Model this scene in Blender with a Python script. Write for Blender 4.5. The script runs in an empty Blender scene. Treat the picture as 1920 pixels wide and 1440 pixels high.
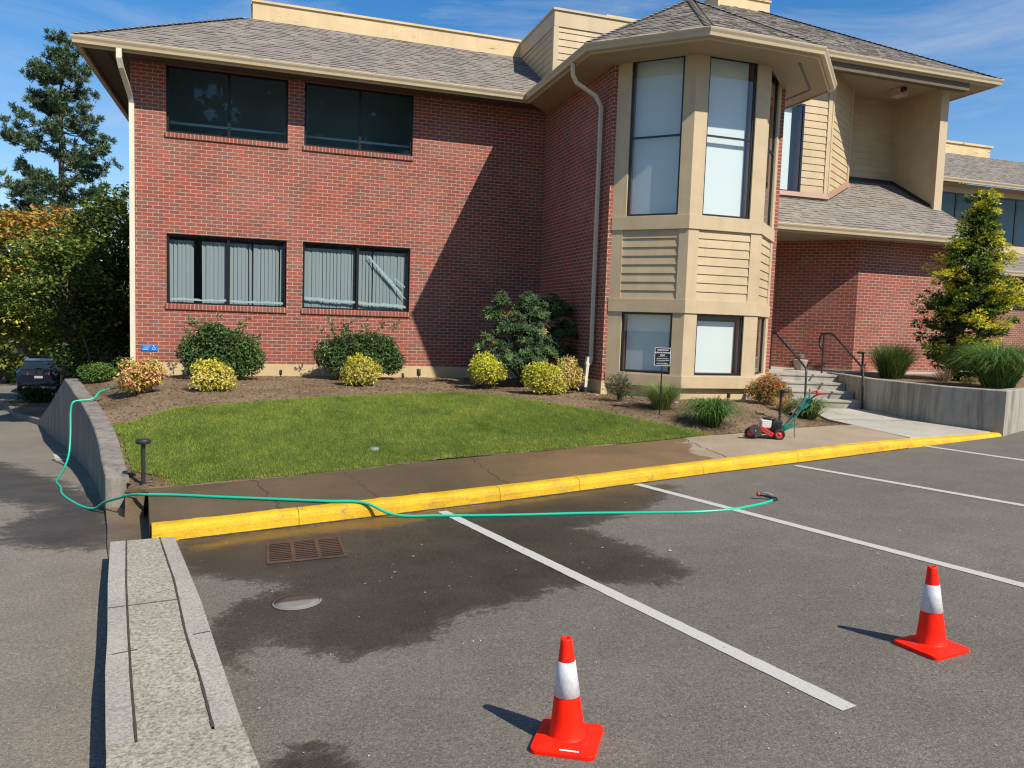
import bpy, math, random
import numpy as np
from mathutils import Vector, Matrix

# ------------------------------------------------------------ camera, sky, sun, exposure
S = bpy.context.scene
C = S.collection
EYE = 1.75
cam_data = bpy.data.cameras.new("camera"); cam = bpy.data.objects.new("camera", cam_data); C.objects.link(cam)
cam_data.sensor_width = 36.0; cam_data.lens = 27.04; cam_data.clip_start = 0.05; cam_data.clip_end = 2000
_r = Vector((0.95146, -0.30593, 0.03355)).normalized()
_f = Vector((0.30767, 0.94817, -0.07941)).normalized()
_u = _r.cross(_f).normalized()
cam.matrix_world = Matrix(((_r.x, _u.x, -_f.x, 0), (_r.y, _u.y, -_f.y, 0), (_r.z, _u.z, -_f.z, EYE), (0, 0, 0, 1)))
S.camera = cam
SUN = Vector((0.335, -0.605, 0.722)).normalized()
sun_el = math.asin(SUN.z); sun_az = math.atan2(SUN.x, SUN.y)
W = bpy.data.worlds.new("World"); S.world = W; W.use_nodes = True
nt = W.node_tree; nt.nodes.clear()
def N(nt, t, **k):
    n = nt.nodes.new(t)
    for a, b in k.items():
        setattr(n, a, b)
    return n
sky = N(nt, 'ShaderNodeTexSky', sky_type='NISHITA', sun_disc=False, sun_elevation=sun_el, sun_rotation=sun_az,
        altitude=50, air_density=1.0, dust_density=0.25, ozone_density=3.2)
bg = N(nt, 'ShaderNodeBackground'); bg.inputs[1].default_value = 0.088
wo = N(nt, 'ShaderNodeOutputWorld')
tc = N(nt, 'ShaderNodeTexCoord'); mp = N(nt, 'ShaderNodeMapping'); mp.inputs['Scale'].default_value = (1.1, 1.1, 4.2)
mp.inputs['Rotation'].default_value = (0.25, -0.3, 0.4)
n1 = N(nt, 'ShaderNodeTexNoise'); n1.inputs['Scale'].default_value = 2.6; n1.inputs['Detail'].default_value = 9; n1.inputs['Roughness'].default_value = 0.62; n1.inputs['Distortion'].default_value = 0.7
cr = N(nt, 'ShaderNodeValToRGB'); cr.color_ramp.elements[0].position = 0.46; cr.color_ramp.elements[1].position = 0.78
cr.color_ramp.elements[0].color = (0, 0, 0, 1); cr.color_ramp.elements[1].color = (0.62, 0.62, 0.62, 1)
sx = N(nt, 'ShaderNodeSeparateXYZ')
hz = N(nt, 'ShaderNodeMapRange'); hz.inputs[1].default_value = -0.02; hz.inputs[2].default_value = 0.34; hz.inputs[3].default_value = 0.75; hz.inputs[4].default_value = 0.0
mx = N(nt, 'ShaderNodeMath', operation='MAXIMUM')
n2 = N(nt, 'ShaderNodeTexNoise'); n2.inputs['Scale'].default_value = 3.5; n2.inputs['Detail'].default_value = 8
ml = N(nt, 'ShaderNodeMath', operation='MULTIPLY')
mix = N(nt, 'ShaderNodeMix', data_type='RGBA'); mix.inputs[7].default_value = (5.6, 6.1, 7.0, 1)
l = nt.links.new
l(tc.outputs['Generated'], mp.inputs[0]); l(mp.outputs[0], n1.inputs[0]); l(mp.outputs[0], n2.inputs[0]); l(n1.outputs[0], cr.inputs[0])
l(tc.outputs['Generated'], sx.inputs[0]); l(sx.outputs[2], hz.inputs[0]); l(hz.outputs[0], ml.inputs[0]); l(n2.outputs[0], ml.inputs[1])
l(cr.outputs[0], mx.inputs[0]); l(ml.outputs[0], mx.inputs[1]); l(mx.outputs[0], mix.inputs[0])
hs = N(nt, 'ShaderNodeHueSaturation'); hs.inputs['Saturation'].default_value = 1.33; hs.inputs['Value'].default_value = 1.36
l(sky.outputs[0], hs.inputs['Color']); l(hs.outputs[0], mix.inputs[6]); l(mix.outputs[2], bg.inputs[0]); l(bg.outputs[0], wo.inputs[0])
sl = bpy.data.lights.new("sun", 'SUN'); sl.energy = 5.0; sl.angle = math.radians(0.53); sl.color = (1.0, 0.93, 0.82)
so = bpy.data.objects.new("sun", sl); C.objects.link(so); so.rotation_euler = SUN.to_track_quat('Z', 'Y').to_euler(); so.location = (20, -30, 40)
S.view_settings.view_transform = 'Standard'; S.view_settings.look = 'None'; S.view_settings.gamma = 1; S.view_settings.exposure = 0.34
S.cycles.use_denoising = True; S.cycles.pixel_filter_type = 'BLACKMAN_HARRIS'; S.cycles.filter_width = 1.2
S.cycles.max_bounces = 8; S.cycles.diffuse_bounces = 2; S.cycles.transparent_max_bounces = 24

# ------------------------------------------------------------ helpers
rnd = random.Random(7); rg = np.random.default_rng(7)
def tag(o, label=None, cat=None, group=None, kind=None):
    if label: o['label'] = label
    if cat: o['category'] = cat
    if group: o['group'] = group
    if kind: o['kind'] = kind
    return o
def empty(name, loc, label, cat, rz=0, group=None):
    o = bpy.data.objects.new(name, None); C.objects.link(o); o.location = loc; o.rotation_euler = (0, 0, rz); o.empty_display_size = .1
    return tag(o, label, cat, group)
def dup(o, parent=None):
    c = o.copy(); C.objects.link(c); c.parent = parent
    for ch in [k for k in bpy.data.objects if k.parent is o]:
        dup(ch, c)
    return c
class MB:
    def __init__(s): s.v = []; s.f = []; s.uv = []; s.m = []; s.c = []; s.sm = []
    def poly(s, pts, uv=None, m=0, c=None, sm=False):
        b = len(s.v); s.v += [tuple(p) for p in pts]; s.f.append(tuple(range(b, b + len(pts))))
        s.uv.append(uv if uv else [(0, 0)] * len(pts)); s.m.append(m); s.c.append(c or (1, 1, 1)); s.sm.append(sm)
    def faces(s, vs, fs, m=0, sm=False, uvs=None, c=None):
        b = len(s.v); s.v += [tuple(p) for p in vs]
        for i, f in enumerate(fs):
            s.f.append(tuple(b + k for k in f)); s.uv.append(uvs[i] if uvs else [(0, 0)] * len(f)); s.m.append(m); s.c.append(c or (1, 1, 1)); s.sm.append(sm)
    def obox(s, o, a, b, c, m=0, col=None):
        """box with corner o and edge vectors a, b, c; uv in metres"""
        o, a, b, c = Vector(o), Vector(a), Vector(b), Vector(c)
        def q(p, e1, e2):
            l1, l2 = e1.length, e2.length
            s.poly([p, p + e1, p + e1 + e2, p + e2], [(0, 0), (l1, 0), (l1, l2), (0, l2)], m, col)
        if a.cross(b).dot(c) < 0: a, b = b, a
        q(o, b, a); q(o + c, a, b); q(o, a, c); q(o + b, c, a); q(o, c, b); q(o + a, b, c)
    def box(s, p0, p1, m=0, col=None):
        x0, y0, z0 = [min(a, b) for a, b in zip(p0, p1)]; x1, y1, z1 = [max(a, b) for a, b in zip(p0, p1)]
        s.obox((x0, y0, z0), (x1 - x0, 0, 0), (0, y1 - y0, 0), (0, 0, z1 - z0), m, col)
    def prism(s, poly, z0, z1, m=0):
        """poly counter-clockwise list of (x, y); z0/z1 numbers or lists"""
        n = len(poly); a = z0 if isinstance(z0, (list, tuple)) else [z0] * n; b = z1 if isinstance(z1, (list, tuple)) else [z1] * n
        s.poly([(p[0], p[1], b[i]) for i, p in enumerate(poly)], [(p[0], p[1]) for p in poly], m)
        s.poly([(p[0], p[1], a[i]) for i, p in reversed(list(enumerate(poly)))], None, m)
        for i in range(n):
            j = (i + 1) % n; L = math.dist(poly[i], poly[j])
            s.poly([(*poly[i], a[i]), (*poly[j], a[j]), (*poly[j], b[j]), (*poly[i], b[i])], [(0, a[i]), (L, a[j]), (L, b[j]), (0, b[i])], m)
    def tube(s, path, r, seg=10, m=0, caps=True, sm=True, rect=None):
        P = [Vector(p) for p in path]; n = len(P); rr = r if isinstance(r, (list, tuple)) else [r] * n
        vs = []; up = None
        for i in range(n):
            t = (P[min(i + 1, n - 1)] - P[max(i - 1, 0)]).normalized()
            if up is None:
                up = Vector((0, 0, 1)) if abs(t.z) < .9 else Vector((0, 1, 0))
            a = t.cross(up)
            if a.length < 1e-5: a = t.cross(Vector((1, 0, 0)))
            a.normalize(); b = a.cross(t).normalized(); up = b
            if rect:
                hw, hh = rect
                for (x, y) in ((-hw, -hh), (hw, -hh), (hw, hh), (-hw, hh)): vs.append(P[i] + a * x + b * y)
            else:
                for k in range(seg):
                    w = 2 * math.pi * k / seg; vs.append(P[i] + (a * math.cos(w) + b * math.sin(w)) * rr[i])
        g = 4 if rect else seg
        fs = [(i * g + k, i * g + (k + 1) % g, (i + 1) * g + (k + 1) % g, (i + 1) * g + k) for i in range(n - 1) for k in range(g)]
        s.faces(vs, fs, m, sm and not rect)
        if caps: s.faces(vs, [tuple(reversed(range(g))), tuple((n - 1) * g + k for k in range(g))], m)
    def lathe(s, prof, o=(0, 0, 0), seg=32, m=0, sm=True, axis='z'):
        o = Vector(o); vs = []
        for (r, z) in prof:
            for k in range(seg):
                w = 2 * math.pi * k / seg; x, y = r * math.cos(w), r * math.sin(w)
                vs.append(o + (Vector((x, y, z)) if axis == 'z' else Vector((x, z, y)) if axis == 'y' else Vector((z, x, y))))
        fs = [(i * seg + k, i * seg + (k + 1) % seg, (i + 1) * seg + (k + 1) % seg, (i + 1) * seg + k) for i in range(len(prof) - 1) for k in range(seg)]
        if axis == 'y': fs = [tuple(reversed(f)) for f in fs]
        s.faces(vs, fs, m, sm)
    def sweep(s, path, prof, m=0, closed=False):
        """sweep a profile (outward, z) along a horizontal polyline, mitred; outward = right of travel"""
        P = [Vector((p[0], p[1])) for p in path]; n = len(P); k = len(prof); vs = []
        for i in range(n):
            d0 = (P[i] - P[i - 1]).normalized() if i > 0 or closed else (P[1] - P[0]).normalized()
            d1 = (P[(i + 1) % n] - P[i]).normalized() if i < n - 1 or closed else d0
            nn = Vector((d0.y + d1.y, -d0.x - d1.x)); nn.normalize()
            sc = 1 / max(.3, nn.dot(Vector((d0.y, -d0.x))))
            z = path[i][2] if len(path[i]) > 2 else 0
            for (a, b) in prof: q = P[i] + nn * a * sc; vs.append((q.x, q.y, z + b))
        fs = []
        for i in range(n if closed else n - 1):
            j = (i + 1) % n
            for q in range(k): fs.append((i * k + q, i * k + (q + 1) % k, j * k + (q + 1) % k, j * k + q))
        if not closed: fs += [tuple(reversed(range(k))), tuple((n - 1) * k + q for q in range(k))]
        s.faces(vs, fs, m)
    def build(s, name, mats, parent=None, label=None, cat=None, group=None, kind=None, recalc=False, loc=None, cols=False):
        me = bpy.data.meshes.new(name); me.from_pydata(s.v, [], s.f)
        if not isinstance(mats, (list, tuple)): mats = [mats]
        for mt in mats: me.materials.append(mt)
        uvl = me.uv_layers.new(name="UVMap")
        flat = [x for f in s.uv for p in f for x in p]; uvl.data.foreach_set('uv', flat)
        me.polygons.foreach_set('material_index', s.m); me.polygons.foreach_set('use_smooth', s.sm)
        if cols:
            ca = me.color_attributes.new('Col', 'FLOAT_COLOR', 'CORNER')
            ca.data.foreach_set('color', [x for f, c in zip(s.f, s.c) for _ in f for x in (c[0], c[1], c[2], 1.0)])
        me.validate(); me.update()
        if recalc:
            import bmesh
            bm = bmesh.new(); bm.from_mesh(me); bmesh.ops.remove_doubles(bm, verts=bm.verts, dist=1e-5); bmesh.ops.recalc_face_normals(bm, faces=bm.faces); bm.to_mesh(me); bm.free()
        o = bpy.data.objects.new(name, me); C.objects.link(o)
        if parent: o.parent = parent
        if loc: o.location = loc
        return tag(o, label, cat, group, kind)
def rawmesh(name, V, F, mat, parent=None, col=None, loc=None, smooth=False):
    """numpy mesh: V (n,3), F (m,k) with optional per-face colours (m,3)"""
    me = bpy.data.meshes.new(name); V = np.asarray(V, np.float32); F = np.asarray(F, np.int32); m, k = F.shape
    me.vertices.add(len(V)); me.vertices.foreach_set('co', V.ravel()); me.loops.add(m * k); me.loops.foreach_set('vertex_index', F.ravel())
    me.polygons.add(m); me.polygons.foreach_set('loop_start', np.arange(m, dtype=np.int32) * k)
    try: me.polygons.foreach_set('loop_total', np.full(m, k, np.int32))
    except Exception: pass
    me.polygons.foreach_set('use_smooth', np.full(m, smooth))
    if col is not None:
        ca = me.color_attributes.new('Col', 'FLOAT_COLOR', 'CORNER')
        cc = np.ones((m, k, 4), np.float32); cc[:, :, :3] = col[:, None, :]; ca.data.foreach_set('color', cc.ravel())
    me.materials.append(mat); me.update(calc_edges=True); me.validate()
    o = bpy.data.objects.new(name, me); C.objects.link(o)
    if parent: o.parent = parent
    if loc is not None: o.location = loc
    return o
def sm(t): t = min(1, max(0, t)); return t * t * (3 - 2 * t)

# ------------------------------------------------------------ materials
def mat(name, color=(.5, .5, .5), rough=.7, metal=0, spec=.5):
    m = bpy.data.materials.new(name); m.use_nodes = True; b = m.node_tree.nodes['Principled BSDF']
    b.inputs['Base Color'].default_value = (*color, 1); b.inputs['Roughness'].default_value = rough; b.inputs['Metallic'].default_value = metal
    b.inputs['Specular IOR Level'].default_value = spec
    return m, m.node_tree, b
def noise(nt, scale, detail=4, rough=.55, vec=None, dist=0):
    n = N(nt, 'ShaderNodeTexNoise'); n.inputs['Scale'].default_value = scale; n.inputs['Detail'].default_value = detail; n.inputs['Roughness'].default_value = rough; n.inputs['Distortion'].default_value = dist
    if vec: nt.links.new(vec, n.inputs['Vector'])
    return n.outputs['Fac']
def ramp(nt, fac, stops, interp='LINEAR'):
    r = N(nt, 'ShaderNodeValToRGB'); e = r.color_ramp.elements; r.color_ramp.interpolation = interp
    while len(e) < len(stops): e.new(.5)
    for i, (p, c) in enumerate(stops): e[i].position = p; e[i].color = (*c, 1) if len(c) == 3 else c
    nt.links.new(fac, r.inputs[0]); return r.outputs[0]
def mixc(nt, fac, a, b, mode='MIX'):
    m = N(nt, 'ShaderNodeMix', data_type='RGBA', blend_type=mode)
    for sock, v in ((m.inputs[0], fac), (m.inputs[6], a), (m.inputs[7], b)):
        if isinstance(v, bpy.types.NodeSocket): nt.links.new(v, sock)
        elif isinstance(v, (int, float)): sock.default_value = v
        else: sock.default_value = (*v, 1)
    return m.outputs[2]
def mth(nt, op, a, b=0.0, clamp=False):
    m = N(nt, 'ShaderNodeMath', operation=op, use_clamp=clamp)
    for sock, v in ((m.inputs[0], a), (m.inputs[1], b)):
        if isinstance(v, bpy.types.NodeSocket): nt.links.new(v, sock)
        else: sock.default_value = v
    return m.outputs[0]
def objvec(nt, scale=(1, 1, 1)):
    t = N(nt, 'ShaderNodeTexCoord'); mp = N(nt, 'ShaderNodeMapping'); mp.inputs['Scale'].default_value = scale
    nt.links.new(t.outputs['Object'], mp.inputs[0]); return mp.outputs[0]
def uvvec(nt, scale=(1, 1, 1)):
    t = N(nt, 'ShaderNodeTexCoord'); mp = N(nt, 'ShaderNodeMapping'); mp.inputs['Scale'].default_value = scale
    nt.links.new(t.outputs['UV'], mp.inputs[0]); return mp.outputs[0]
def bump(nt, b, h, strength=.5, dist=.01):
    n = N(nt, 'ShaderNodeBump'); n.inputs['Strength'].default_value = strength; n.inputs['Distance'].default_value = dist
    nt.links.new(h, n.inputs['Height']); nt.links.new(n.outputs[0], b.inputs['Normal'])
def brick_mat(name, bw=.203, rh=.0747, mort=.0058, off=.5):
    m, nt, b = mat(name, rough=.85, spec=.25); v = uvvec(nt)
    k = N(nt, 'ShaderNodeTexBrick'); k.offset = off; nt.links.new(v, k.inputs['Vector'])
    for n_, x in (('Scale', 1), ('Mortar Size', mort), ('Mortar Smooth', .15), ('Bias', 0), ('Brick Width', bw), ('Row Height', rh)): k.inputs[n_].default_value = x
    k.inputs['Color1'].default_value = (0, 0, 0, 1); k.inputs['Color2'].default_value = (1, 1, 1, 1); k.inputs['Mortar'].default_value = (.5, .5, .5, 1)
    base = ramp(nt, k.outputs['Color'], [(0, (.345, .086, .055)), (.28, (.32, .080, .052)), (.5, (.28, .075, .051)), (.72, (.23, .074, .054)), (.88, (.19, .080, .064)), (1, (.225, .105, .083))])
    big = noise(nt, .55, 5, .6, v); base = mixc(nt, ramp(nt, big, [(.45, (0, 0, 0)), (.75, (.34, .34, .34))]), base, (.44, .24, .19)); dirt = noise(nt, 1, 6, .7, uvvec(nt, (1.6, .35, 1)), .4); base = mixc(nt, ramp(nt, dirt, [(.48, (0, 0, 0)), (.72, (.25, .25, .25))]), base, (.15, .055, .042))
    fine = noise(nt, 60, 3, .6, v); base = mixc(nt, .35, base, ramp(nt, fine, [(.3, (.5, .5, .5)), (.7, (1.25, 1.2, 1.15))]), 'MULTIPLY')
    mc = ramp(nt, noise(nt, 3, 4, .5, v), [(.3, (.40, .285, .215)), (.7, (.54, .41, .32))])
    col = mixc(nt, k.outputs['Fac'], base, mc); nt.links.new(col, b.inputs['Base Color'])
    h = mth(nt, 'SUBTRACT', mth(nt, 'MULTIPLY', fine, .25), k.outputs['Fac']); bump(nt, b, h, .55, .006)
    return m
def paint_mat(name, c, rough=.55, var=.12, wood=True, streak=True, chips=0):
    m, nt, b = mat(name, c, rough, spec=.35); v = objvec(nt)
    n_ = noise(nt, 1.6, 6, .6, v); c0 = tuple(x * (1 - var) for x in c); c1 = tuple(min(1, x * (1 + var)) for x in c)
    col = ramp(nt, n_, [(.3, c0), (.7, c1)])
    gr = noise(nt, 1, 7, .7, objvec(nt, (.9, .9, 3.5)), .3); col = mixc(nt, ramp(nt, gr, [(.50, (0, 0, 0)), (.75, (.22, .22, .22))]), col, tuple(x * .55 for x in c))
    if streak:
        s = noise(nt, 1, 5, .65, objvec(nt, (9, 9, .7))); col = mixc(nt, ramp(nt, s, [(.5, (0, 0, 0)), (.8, (.35, .35, .35))]), col, tuple(x * .68 for x in c))
    if chips:
        s = noise(nt, 1, 8, .7, objvec(nt, (2.2, 2.2, 9))); col = mixc(nt, ramp(nt, s, [(.62, (0, 0, 0)), (.66, (1, 1, 1))]), col, (.20, .115, .055))
    nt.links.new(col, b.inputs['Base Color'])
    if wood: bump(nt, b, noise(nt, 40, 4, .6, objvec(nt, (1, 1, 3))), .12, .004)
    return m
def concrete_mat(name, c, speck=.25, stain=None, rough=.9, spk_scale=110, vert=False, expo=0):
    m, nt, b = mat(name, c, rough, spec=.25); v = objvec(nt)
    big = noise(nt, .9, 7, .65, v); col = ramp(nt, big, [(.3, tuple(x * .82 for x in c)), (.7, tuple(min(1, x * 1.14) for x in c))])
    f = noise(nt, spk_scale, 3, .8, v); col = mixc(nt, 1.0, col, ramp(nt, f, [(.33, (1 - speck * 1.6,) * 3), (.5, (1, 1, 1)), (.68, (1 + speck * 1.5,) * 3)]), 'MULTIPLY')
    if expo:
        vo = N(nt, 'ShaderNodeTexVoronoi'); vo.inputs['Scale'].default_value = 130; nt.links.new(v, vo.inputs['Vector'])
        col = mixc(nt, expo, col, vo.outputs['Color'], 'SOFT_LIGHT')
    if stain:
        sc = (5, 5, .45) if vert else (1.3, 1.3, 1.3)
        s = noise(nt, 1.2, 8, .7, objvec(nt, sc), .4); col = mixc(nt, ramp(nt, s, [(.44, (0, 0, 0)), (.66, (.85, .85, .85))]), col, stain)
    nt.links.new(col, b.inputs['Base Color']); bump(nt, b, f, .35, .004)
    return m
def attr_mat(name, rough=.6, trans=.25, spec=.3, var=True, dark=1.0):
    m, nt, b = mat(name, rough=rough, spec=spec); a = N(nt, 'ShaderNodeVertexColor'); a.layer_name = 'Col'
    nt.links.new(a.outputs[0], b.inputs['Base Color'])
    if trans:
        t = N(nt, 'ShaderNodeBsdfTranslucent'); mxs = N(nt, 'ShaderNodeMixShader'); mxs.inputs[0].default_value = trans
        o = nt.nodes['Material Output']; nt.links.new(a.outputs[0], t.inputs[0]); nt.links.new(b.outputs[0], mxs.inputs[1]); nt.links.new(t.outputs[0], mxs.inputs[2]); nt.links.new(mxs.outputs[0], o.inputs[0])
    return m
def glass_mat(name, tint=(.75, .8, .8), boost=1.0, rough=0.0, wob=.02):
    m = bpy.data.materials.new(name); m.use_nodes = True; nt = m.node_tree; nt.nodes.clear()
    o = N(nt, 'ShaderNodeOutputMaterial'); t = N(nt, 'ShaderNodeBsdfTransparent'); t.inputs[0].default_value = (*tint, 1)
    g = N(nt, 'ShaderNodeBsdfGlossy'); g.inputs['Roughness'].default_value = rough; lw = N(nt, 'ShaderNodeLayerWeight'); lw.inputs[0].default_value = .5; f5 = mth(nt, 'POWER', lw.outputs['Facing'], 5.0); fr = mth(nt, 'ADD', mth(nt, 'MULTIPLY', f5, .955), .045)
    k = N(nt, 'ShaderNodeMath', operation='MULTIPLY', use_clamp=True); k.inputs[1].default_value = boost
    bp = N(nt, 'ShaderNodeBump'); bp.inputs['Strength'].default_value = wob; bp.inputs['Distance'].default_value = .02
    nt.links.new(noise(nt, 1.4, 2, .5, objvec(nt)), bp.inputs['Height']); nt.links.new(bp.outputs[0], g.inputs['Normal'])
    mxs = N(nt, 'ShaderNodeMixShader'); nt.links.new(fr, k.inputs[0]); nt.links.new(k.outputs[0], mxs.inputs[0]); nt.links.new(t.outputs[0], mxs.inputs[1]); nt.links.new(g.outputs[0], mxs.inputs[2]); nt.links.new(mxs.outputs[0], o.inputs[0])
    return m
M = {}
M['brick'] = brick_mat('brick'); M['rowlock'] = brick_mat('rowlock_brick', bw=.0747, rh=.2, mort=.006, off=0)
M['tan'] = paint_mat('tan_paint', (.50, .385, .228)); M['tan_trim'] = paint_mat('tan_trim_paint', (.52, .405, .25), var=.09)
M['gutter'] = paint_mat('gutter_paint', (.50, .405, .26), .4, .05, False); M['parapet'] = paint_mat('weathered_parapet_paint', (.62, .46, .25), chips=1)
M['soffit'] = paint_mat('soffit_paint', (.36, .29, .19), .7, .06); M['cream'] = paint_mat('cream_foundation_paint', (.56, .43, .24), .8, .08)
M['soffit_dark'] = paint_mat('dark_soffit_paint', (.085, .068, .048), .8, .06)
M['downspout'] = paint_mat('downspout_paint', (.66, .60, .47), .4, .04, False)
M['frame'] = mat('black_window_frame', (.012, .012, .013), .35)[0]
M['jamb'] = mat('brown_jamb', (.24, .11, .075), .6)[0]
M['glass'] = glass_mat('window_glass', (.90, .94, .93), boost=1.9); M['dark_glass'] = glass_mat('tinted_glass', (.55, .70, .74), boost=.9)
M['blind'] = mat('vertical_blind', (.27, .31, .325), .8)[0]; M['shade'] = mat('white_shade', (.74, .78, .77), .9)[0]
M['room'] = mat('room_interior', (.42, .46, .47), .9)[0]; M['metal_dark'] = mat('dark_bronze_metal', (.035, .035, .036), .45, .3)[0]
M['concrete'] = concrete_mat('light_concrete', (.385, .355, .30), .14)
M['planter'] = concrete_mat('planter_concrete', (.35, .325, .275), .15, (.15, .125, .095), vert=True)
M['wall_conc'] = concrete_mat('retaining_wall_concrete', (.235, .21, .175), .18, (.10, .085, .07), vert=True)
M['island'] = concrete_mat('island_concrete', (.335, .305, .255), .24, rough=.95, spk_scale=60)
M['island_agg'] = concrete_mat('island_aggregate', (.31, .28, .22), .36, rough=.95, spk_scale=48, expo=.08)
M['joint'] = mat('dirty_joint', (.055, .038, .027), .95)[0]
M['steps'] = concrete_mat('step_concrete', (.40, .37, .32), .14, (.22, .20, .17))
# shingles --------------------------------------------------------
m, nt_, b_ = mat('asphalt_shingle', rough=.92, spec=.2)
a_ = N(nt_, 'ShaderNodeVertexColor'); a_.layer_name = 'Col'
f_ = noise(nt_, 90, 3, .8, objvec(nt_)); g_ = noise(nt_, .8, 5, .6, objvec(nt_))
c_ = mixc(nt_, 1, a_.outputs[0], ramp(nt_, f_, [(.35, (.72, .72, .72)), (.65, (1.25, 1.25, 1.25))]), 'MULTIPLY')
c_ = mixc(nt_, .5, c_, ramp(nt_, g_, [(.3, (.8, .8, .8)), (.7, (1.15, 1.15, 1.1))]), 'MULTIPLY')
nt_.links.new(c_, b_.inputs['Base Color']); bump(nt_, b_, f_, .5, .004); M['shingle'] = m
def clip_row(poly, v):
    xs = []
    for i in range(len(poly)):
        (u0, v0), (u1, v1) = poly[i], poly[(i + 1) % len(poly)]
        if (v0 - v) * (v1 - v) < 0 or v0 == v: xs.append(u0 + (u1 - u0) * ((v - v0) / (v1 - v0) if v1 != v0 else 0))
    return (min(xs), max(xs)) if len(xs) >= 2 else None
def shingle_plane(mb, O, U, V, poly, expo=.142, seed=1):
    """lapped tabs over a planar polygon given in (u, v) metres from O"""
    R = random.Random(seed); O, U, V = Vector(O), Vector(U).normalized(), Vector(V).normalized(); Nn = U.cross(V).normalized()
    mb.poly([O + U * u + V * v - Nn * .012 for u, v in poly], None, 0, (.13, .12, .11))
    vmax = max(p[1] for p in poly); v = min(p[1] for p in poly)
    while v < vmax - .02:
        r = clip_row(poly, min(v + expo * .5, vmax - .005)); 
        if r:
            u = r[0]; k = R.random() * .2
            while u < r[1] - .01:
                w = R.choice((.11, .14, .17, .2, .24)); w = min(w - (k if u == r[0] else 0), r[1] - u); 
                if w < .02: w = .02
                t = R.choice((.008, .011, .015, .019)); g = .218 * (1 + R.uniform(-.10, .09)); dv = R.choice((0, 0, 0, .012, .03)) 
                col = (g * 1.07, g * .94, g * .81)
                a = O + U * u + V * (v - dv); b = O + U * (u + w) + V * (v - dv); e = O + U * (u + w) + V * min(v + expo + .02, vmax); d = O + U * u + V * min(v + expo + .02, vmax)
                a2, b2 = a + Nn * t, b + Nn * t
                mb.poly([a2, b2, e + Nn * .002, d + Nn * .002], None, 0, col); mb.poly([a, b, b2, a2], None, 0, (.14, .125, .11))  # tab fronts coloured darker to paint in the shadow line under each row
                mb.poly([a, a2, d + Nn * .002], None, 0, (.1, .09, .08)); mb.poly([b, e + Nn * .002, b2], None, 0, (.1, .09, .08))
                u += w
        v += expo
def ridge_cap(mb, A, B, w=.085):
    A, B = Vector(A), Vector(B); d = B - A; n_ = int(d.length / .14); t = d.normalized(); s = t.cross(Vector((0, 0, 1))).normalized(); up = s.cross(t).normalized()
    for i in range(n_):
        p = A + t * (i * .14); q = p + t * .2; g = .22 * (1 + rnd.uniform(-.15, .15)); col = (g * 1.2, g * 1.1, g); h = .012
        for sd in (-1, 1):
            mb.poly([p + up * (h + .012), q + up * h, q + s * sd * w - up * .02 * 1 + up * h * .2, p + s * sd * w + up * (h * .2 + .004)], None, 0, col)
        mb.poly([p + s * -w + up * (h * .2 - .012), p + s * w + up * (h * .2 - .012), p + up * (h + .012)], None, 0, (.16, .14, .12))

# wall with openings -----------------------------------------------
def wall(mb, P0, P1, z0, z1, holes=(), reveal=.10, u0=0, m=0, mr=None):
    """vertical wall from P0 to P1 (outside on the right of travel); holes (ua, ub, za, zb)"""
    P0, P1 = Vector((*P0[:2], 0)), Vector((*P1[:2], 0)); d = P1 - P0; L = d.length; d.normalize(); inn = Vector((-d.y, d.x, 0))
    us = sorted({0, L} | {h[0] for h in holes} | {h[1] for h in holes}); zs = sorted({z0, z1} | {h[2] for h in holes} | {h[3] for h in holes})
    for i in range(len(us) - 1):
        for j in range(len(zs) - 1):
            uc, zc_ = (us[i] + us[i + 1]) / 2, (zs[j] + zs[j + 1]) / 2
            if any(h[0] < uc < h[1] and h[2] < zc_ < h[3] for h in holes): continue
            q = [(us[i], zs[j]), (us[i + 1], zs[j]), (us[i + 1], zs[j + 1]), (us[i], zs[j + 1])]
            mb.poly([P0 + d * u + Vector((0, 0, z)) for u, z in q], [(u + u0, z) for u, z in q], m)
    for (ua, ub, za, zb) in holes:
        for (a, b) in (((ua, za), (ub, za)), ((ub, za), (ub, zb)), ((ub, zb), (ua, zb)), ((ua, zb), (ua, za))):
            A = P0 + d * a[0] + Vector((0, 0, a[1])); B = P0 + d * b[0] + Vector((0, 0, b[1])); r_ = inn * reveal
            mb.poly([A, A + r_, B + r_, B], [(a[0] + a[1], 0), (a[0] + a[1], reveal), (b[0] + b[1], reveal), (b[0] + b[1], 0)], m if mr is None else mr)
def laps(mb, P0, P1, z0, z1, expo=.158, m=0, lip=.016):
    """lapped boards on a vertical wall, outside on the right of travel"""
    P0, P1 = Vector((*P0[:2], 0)), Vector((*P1[:2], 0)); d = (P1 - P0).normalized(); o = Vector((d.y, -d.x, 0)); z = z0
    while z < z1 - .01:
        t = min(z + expo, z1); f = (t - z) / expo
        a, b = P0 + o * lip + Vector((0, 0, z)), P1 + o * lip + Vector((0, 0, z)); c, e = P1 + o * lip * (1 - f) + Vector((0, 0, t)), P0 + o * lip * (1 - f) + Vector((0, 0, t))
        mb.poly([a, b, c, e], None, m); mb.poly([P0 + Vector((0, 0, z)), P1 + Vector((0, 0, z)), b, a], None, m)
        mb.poly([P0 + Vector((0, 0, z)), a, e], None, m); mb.poly([P1 + Vector((0, 0, z)), c, b], None, m); z += expo
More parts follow.
